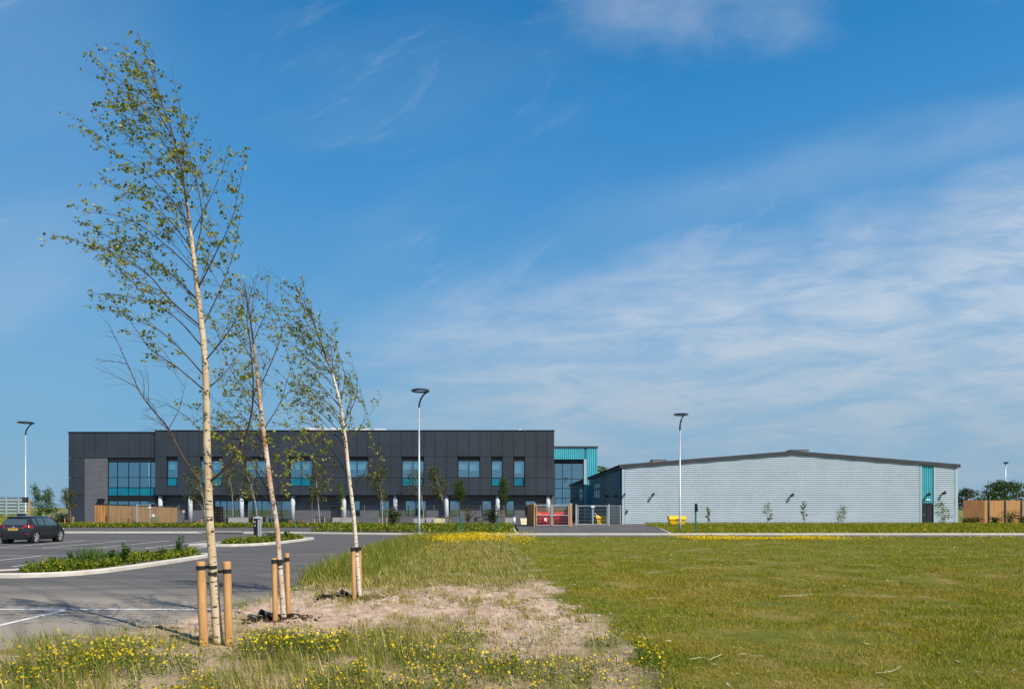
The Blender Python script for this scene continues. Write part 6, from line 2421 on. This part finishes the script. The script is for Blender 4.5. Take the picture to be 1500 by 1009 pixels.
for lab, px, Z, top, rx, n, cols in (
        ('pale flowering hedge shrub behind the car, left part', 79, 68, 752, 0.9, 700, [(0.35, 0.36, 0.24), (0.10, 0.15, 0.04), (0.48, 0.46, 0.34)]),
        ('pale flowering hedge shrub at the office corner, right part', 91, 68.3, 751, 0.8, 700, [(0.35, 0.36, 0.24), (0.12, 0.17, 0.05), (0.50, 0.46, 0.34)])):
    leafy_thing('hedge_shrub', lab, 'shrub', gx(px, Z), Z, 0.1, gz(top, Z) - 0.1, rx, n * 3, 0.16, cols, BD, 16, 'pale hedge shrubs', 0, 'weed')
for lab, px, Z, top, rx, n, cols in (
        ('reddish low bush before the dull end of the right timber fence', 1428, 74.8, 757, 0.9, 320, [(0.06, 0.035, 0.018), (0.06, 0.08, 0.02), (0.09, 0.06, 0.025)]),
        ('dark low bush before the orange boards of the right timber fence', 1458, 74.6, 755, 0.8, 320, [(0.05, 0.04, 0.018), (0.05, 0.08, 0.02)]),
        ('tall loose olive bush before the right timber fence', 1479, 74.3, 745, 1.1, 420, [(0.11, 0.11, 0.03), (0.16, 0.14, 0.045), (0.07, 0.08, 0.02)]),
        ('leafy low bush at the right edge before the timber fence', 1497, 74.5, 752, 0.8, 300, [(0.10, 0.11, 0.03), (0.07, 0.09, 0.02)]),
        ('green bush in the gap between the hall and the timber fence', 1415, 75.2, 758, 0.6, 300, [(0.07, 0.13, 0.02), (0.11, 0.18, 0.03)])):
    leafy_thing('bush', lab, 'bush', gx(px, Z), Z, 0.1, gz(top, Z) - 0.1, rx, n, 0.16, cols, BD, 12, 'bushes before the right timber fence', 0, 'weed')


def big_tree(lab, x, y, H, hw, zc0, n, size, cols, nb=26):
    t = thing('broad_tree', lab, 'tree', (x, y, 0))
    tm = MB()
    P = catmull([np.array([x, y, 0.0]), np.array([x + 0.1, y, H * 0.35]), np.array([x - 0.1, y, H * 0.7]), np.array([x, y, H * 0.93])], 5)
    tm.tube(P, [0.22 * (1 - 0.85 * i / (len(P) - 1)) for i in range(len(P))], 9)
    ends = []
    for i in range(nb):
        f = (i + 0.5) / nb
        zc = zc0 + (H - zc0) * f
        a = i * 2.4 + random.uniform(-0.4, 0.4)
        rr = hw * math.sqrt(max(0.1, 1 - (f * 1.35 - 0.35) ** 2)) * random.uniform(0.6, 1.08)
        s = P[min(len(P) - 1, int((0.25 + 0.6 * f) * len(P)))]
        tip = np.array([x + math.cos(a) * rr, y + math.sin(a) * rr, zc])
        Q = catmull([s, s + (tip - s) * 0.55 + np.array([0, 0, 0.25]), tip], 3)
        tm.tube(Q, [0.07 * (1 - 0.8 * k / (len(Q) - 1)) for k in range(len(Q))], 5, False)
        ends.append((Q, rr))
    part('trunk', tm, BD, t, True, fix=False)
    LC = []
    for _ in range(n):
        Q, rr = random.choice(ends)
        s = random.uniform(0.45, 1.0) ** 0.7 * (len(Q) - 1)
        i = min(int(s), len(Q) - 2)
        c = Q[i] + (Q[i + 1] - Q[i]) * (s - i)
        LC.append(c + np.array([random.gauss(0, 0.17) * hw, random.gauss(0, 0.17) * hw, random.gauss(0, 0.055) * hw]))
    LC = np.array(LC)
    D = rng.normal(size=LC.shape)
    np_mesh('crown', leaf_quads(LC, D, size * rng.uniform(0.6, 1.4, len(LC)), aspect=0.65, flat=0.4), 4, M['leaf'], t, palette(len(LC), cols))
    return t


random.seed(91)
big_tree('broad layered green tree behind the right timber fence', gx(1472, 86), 86, gz(706, 86), 2.75, 2.2, 4200, 0.21, [(0.035, 0.085, 0.018), (0.06, 0.12, 0.025), (0.09, 0.15, 0.035)])
big_tree('round grey green tree between the hall and the right timber fence', gx(1417, 90), 90, gz(717, 90), 1.75, 1.6, 2000, 0.21, [(0.06, 0.085, 0.03), (0.09, 0.12, 0.05)])
big_tree('bright green tree top showing between the link and the hall roof', gx(882, 120), 120, gz(683, 120), 1.8, 5.0, 1500, 0.25, [(0.10, 0.17, 0.02), (0.15, 0.22, 0.035)])


# ------------------------------------------------------------------ CARS
def make_car(lab, x0, y0, paint, sc=1.0):
    """hatchback parked nose away from the camera; x0 = centre line, y0 = rear bumper"""
    t = thing('parked_car', lab, 'car', (x0, y0, 0), 'cars parked on the left')
    # stations along the length: y, z under, z belt, z top, half width low, at belt, at top
    S = [(0.00, .36, .70, .74, .60, .66, .62), (0.05, .27, .80, .86, .76, .79, .72), (0.16, .22, .92, 1.00, .82, .83, .74), (0.34, .20, .95, 1.22, .84, .84, .66), (0.52, .20, .955, 1.385, .85, .85, .60),
         (0.72, .19, .955, 1.425, .855, .855, .60), (1.00, .19, .95, 1.44, .86, .86, .605), (1.62, .18, .93, 1.45, .865, .865, .61), (1.72, .18, .925, 1.45, .865, .865, .61), (2.30, .18, .91, 1.425, .865, .862, .61),
         (2.66, .18, .90, 1.345, .86, .86, .60), (2.95, .18, .895, 1.19, .86, .855, .63), (3.25, .18, .885, 1.00, .855, .84, .68), (3.55, .19, .83, .90, .84, .80, .66), (3.82, .21, .72, .80, .79, .72, .58), (3.98, .26, .58, .64, .68, .60, .48), (4.06, .34, .48, .52, .50, .44, .36)]
    K = 10

    def sec(s):
        y, zb, zl, zt, wb, wl, wt = s
        zm = zb + (zl - zb) * 0.55
        pts_ = [(0, zb), (wb * 0.82, zb), (wb * 0.97, zb + 0.08), (max(wb, wl) * 1.012, zm), (wl * 1.0, zl - 0.03), (wl * 0.985, zl)]
        pts_ += [(wt + (wl - wt) * 0.12, zl + (zt - zl) * 0.86), (wt * 0.94, zl + (zt - zl) * 0.965), (wt * 0.6, zt), (0, zt + 0.012)]
        return pts_

    def P3(i, k, side, off=0.0):
        a = sec(S[i])[k]
        return np.array([x0 + side * (a[0] + off), y0 + S[i][0], a[1]])

    body = MB()
    vs, fs = [], []
    for i in range(len(S)):
        for side in (1, -1):
            for k in range(K):
                vs.append(tuple(P3(i, k, side)))
    for i in range(len(S) - 1):
        for sidx in (0, 1):
            for k in range(K - 1):
                a = i * 2 * K + sidx * K + k
                b_ = (i + 1) * 2 * K + sidx * K + k
                fs.append((a, b_, b_ + 1, a + 1))
    for i, rev in ((0, False), (len(S) - 1, True)):
        for sidx in (0, 1):
            r = [i * 2 * K + sidx * K + k for k in range(K)]
            fs.append(tuple(r))
    body.add(vs, fs)
    t.scale = (0.96, 0.77, 1.0)
    me_b = part('body', body, paint, t, True)
    import bmesh
    bm = bmesh.new()
    bm.from_mesh(me_b.data)
    bmesh.ops.remove_doubles(bm, verts=bm.verts, dist=0.0005)
    bmesh.ops.recalc_face_normals(bm, faces=bm.faces)
    bm.to_mesh(me_b.data)
    bm.free()
    # glass
    def glass(name, quads):
        g = MB()
        for q in quads:
            g.add(q, [(0, 1, 2, 3)])
        return part(name, g, M['carglass'], t, fix=False)

    def side_quad(i, j, side, a=0.06, b_=0.94, fa=0.0, fb=1.0):
        """window between stations i and j, spanning belt (k=5) to cant rail (k=6)"""
        A0, A1, B0, B1_ = P3(i, 5, side, .006), P3(i, 6, side, .006), P3(j, 5, side, .006), P3(j, 6, side, .006)
        L0, U0 = A0 + (B0 - A0) * fa, A1 + (B1_ - A1) * fa
        L1, U1 = A0 + (B0 - A0) * fb, A1 + (B1_ - A1) * fb
        return [L0 + (U0 - L0) * a, L1 + (U1 - L1) * a, L1 + (U1 - L1) * b_, L0 + (U0 - L0) * b_]

    for side in (1, -1):
        glass('rear_quarter_window', [side_quad(4, 5, side, 0.10, 0.9, 0.3, 1), side_quad(5, 6, side, 0.08, 0.92, 0, 0.6)])
        glass('rear_side_window', [side_quad(6, 7, side, 0.06, 0.95, 0.08, 0.98)])
        glass('front_side_window', [side_quad(8, 9, side), side_quad(9, 10, side), side_quad(10, 11, side, 0.06, 0.9), side_quad(11, 12, side, 0.06, 0.62, 0, 0.55)])
    rw = MB()
    i = 3
    for (ya, za, wa), (yb, zb_, wb_) in zip([(0.125, 0.955, .66), (0.30, 1.15, .62)], [(0.30, 1.15, .62), (0.475, 1.335, .54)]):
        for dxs in (0,):
            rw.add([(x0 - wa, y0 + ya - 0.03, za + 0.02), (x0 + wa, y0 + ya - 0.03, za + 0.02), (x0 + wb_, y0 + yb - 0.03, zb_ + 0.02), (x0 - wb_, y0 + yb - 0.03, zb_ + 0.02)], [(0, 1, 2, 3)])
    part('rear_window', rw, M['carglass'], t, fix=False)
    ws = MB()
    ws.add([(x0 - .56, y0 + 2.70, 1.35), (x0 + .56, y0 + 2.70, 1.35), (x0 + .66, y0 + 3.22, 1.035), (x0 - .66, y0 + 3.22, 1.035)], [(0, 1, 2, 3)])
    part('windscreen', ws, M['carglass'], t, fix=False)
    sp = MB()
    sp.box(x0 - .56, y0 + 0.36, 1.36, x0 + .56, y0 + 0.60, 1.415)
    part('roof_spoiler', sp, paint, t)
    # lights, plate, badge, bumper
    for side in (1, -1):
        l_ = MB()
        prof = [(0.46, .84), (0.50, .78), (0.70, .72), (0.80, .76), (0.835, .86), (0.83, .98), (0.74, 1.0), (0.56, .93)]
        front, back = [], []
        for px_, pz_ in prof:
            d_ = 0.012 + 0.18 * max(0, px_ - 0.6) / 0.24
            front.append((x0 + side * px_, y0 + d_ - 0.0, pz_))
            back.append((x0 + side * px_ * 0.97, y0 + d_ + 0.16, pz_))
        n = len(prof)
        l_.add(front + back, [tuple(range(n)), tuple(reversed(range(n, 2 * n)))] + [(i, (i + 1) % n, (i + 1) % n + n, i + n) for i in range(n)])
        # wrap piece on the flank
        l_.box(x0 + side * .815, y0 + .17, .80, x0 + side * .852, y0 + .42, .955)
        part('tail_light', l_, M['redlamp'], t)
        h = MB()
        h.ball((x0 + side * .60, y0 + 3.84, .69), (.14, .12, .08), 10, 6)
        part('headlight', h, M['lens'], t, True)
        r = MB()
        r.box(x0 + side * .69, y0 - 0.02, .50, x0 + side * .79, y0 + .10, .54)
        part('rear_reflector', r, M['redlamp'], t)
    pl = MB()
    pl.box(x0 - .26, y0 - .028, .70, x0 + .26, y0 - .004, .81)
    pb = part('number_plate', pl, M['plate'], t)
    c_ = MB()
    for q in range(7):
        if q == 4:
            continue
        c_.box(x0 - .21 + q * .062, y0 - .0315, .725, x0 - .175 + q * .062, y0 - .0285, .785)
    part('characters', c_, M['khaki'], pb)
    bd_ = MB()
    bd_.tube([(x0, y0 + .02, .875), (x0, y0 + .055, .875)], .05, 14)
    part('badge', bd_, M['alloy'], t)
    ch = MB()
    ch.box(x0 - .42, y0 - .008, .828, x0 + .42, y0 + .03, .845)
    part('chrome_strip', ch, M['alloy'], t)
    bu = MB()
    bu.box(x0 - .62, y0 - .012, .27, x0 + .62, y0 + .1, .40)
    part('bumper_insert', bu, M['rubber'], t)
    for side in (1, -1):
        mr = MB()
        mr.ball((x0 + side * .95, y0 + 2.86, .96), (.10, .06, .07), 10, 6)
        mr.box(x0 + side * .84, y0 + 2.84, .92, x0 + side * .93, y0 + 2.88, .95)
        part('door_mirror', mr, paint, t, True)
        dh = MB()
        for yy in (1.55, 2.5):
            dh.box(x0 + side * .862, y0 + yy - .09, .80, x0 + side * .885, y0 + yy + .09, .825)
        part('door_handles', dh, paint, t)
        sl = MB()
        for yy in (1.02, 1.67, 2.75):
            sl.box(x0 + side * .868, y0 + yy - .005, .32, x0 + side * .8745, y0 + yy + .005, .90)
        part('door_gap', sl, M['rubber'], t)
        for yy in (.72, 3.22):
            ar = MB()
            ar.tube([(x0 + side * .55, y0 + yy, .315), (x0 + side * .868, y0 + yy, .315)], .365, 24)
            ar = part('wheel_arch', ar, M['rubber'], t)
            wh = MB()
            n = 26
            prof = [(.66, .20), (.66, .27), (.67, .31), (.72, .315), (.845, .315), (.875, .30), (.88, .245), (.86, .24), (.86, .20)]
            vs, fs = [], []
            for i in range(n):
                a = 2 * math.pi * i / n
                for o, r in prof:
                    vs.append((x0 + side * o, y0 + yy + r * math.cos(a), .315 + r * math.sin(a)))
            k = len(prof)
            for i in range(n):
                for j in range(k - 1):
                    fs.append((i * k + j, ((i + 1) % n) * k + j, ((i + 1) % n) * k + j + 1, i * k + j + 1))
            wh.add(vs, fs)
            w = part('wheel', wh, M['tyre'], t, True)
            rm = MB()
            for q in range(5):
                a = q * 2 * math.pi / 5 + 0.3
                for da in (-0.20, 0.20):
                    c0 = np.array([x0 + side * .874, y0 + yy + .05 * math.cos(a), .315 + .05 * math.sin(a)])
                    c1 = np.array([x0 + side * .874, y0 + yy + .235 * math.cos(a + da), .315 + .235 * math.sin(a + da)])
                    rm.tube([c0, c1], [.026, .022], 5)
            rm.tube([(x0 + side * .868, y0 + yy, .315), (x0 + side * .886, y0 + yy, .315)], .06, 12)
            rm.tube([(x0 + side * .862, y0 + yy + .235 * math.cos(q), .315 + .235 * math.sin(q)) for q in np.linspace(0, 2 * math.pi, 25)], .016, 5, False)
            part('rim', rm, M['alloy'], w)
    an = MB()
    an.tube([(x0 + .0, y0 + .75, 1.44), (x0 + .0, y0 + .6, 1.56)], .006, 5)
    part('aerial', an, M['rubber'], t)
    return t


make_car('dark grey hatchback parked with its tail to the camera, yellow plate and red lights', -26.02, 35.6, M['carpaint'])
make_car('second dark car mostly cut off by the left edge behind the grey hatchback', -31.2, 37.2, M['carblue'])
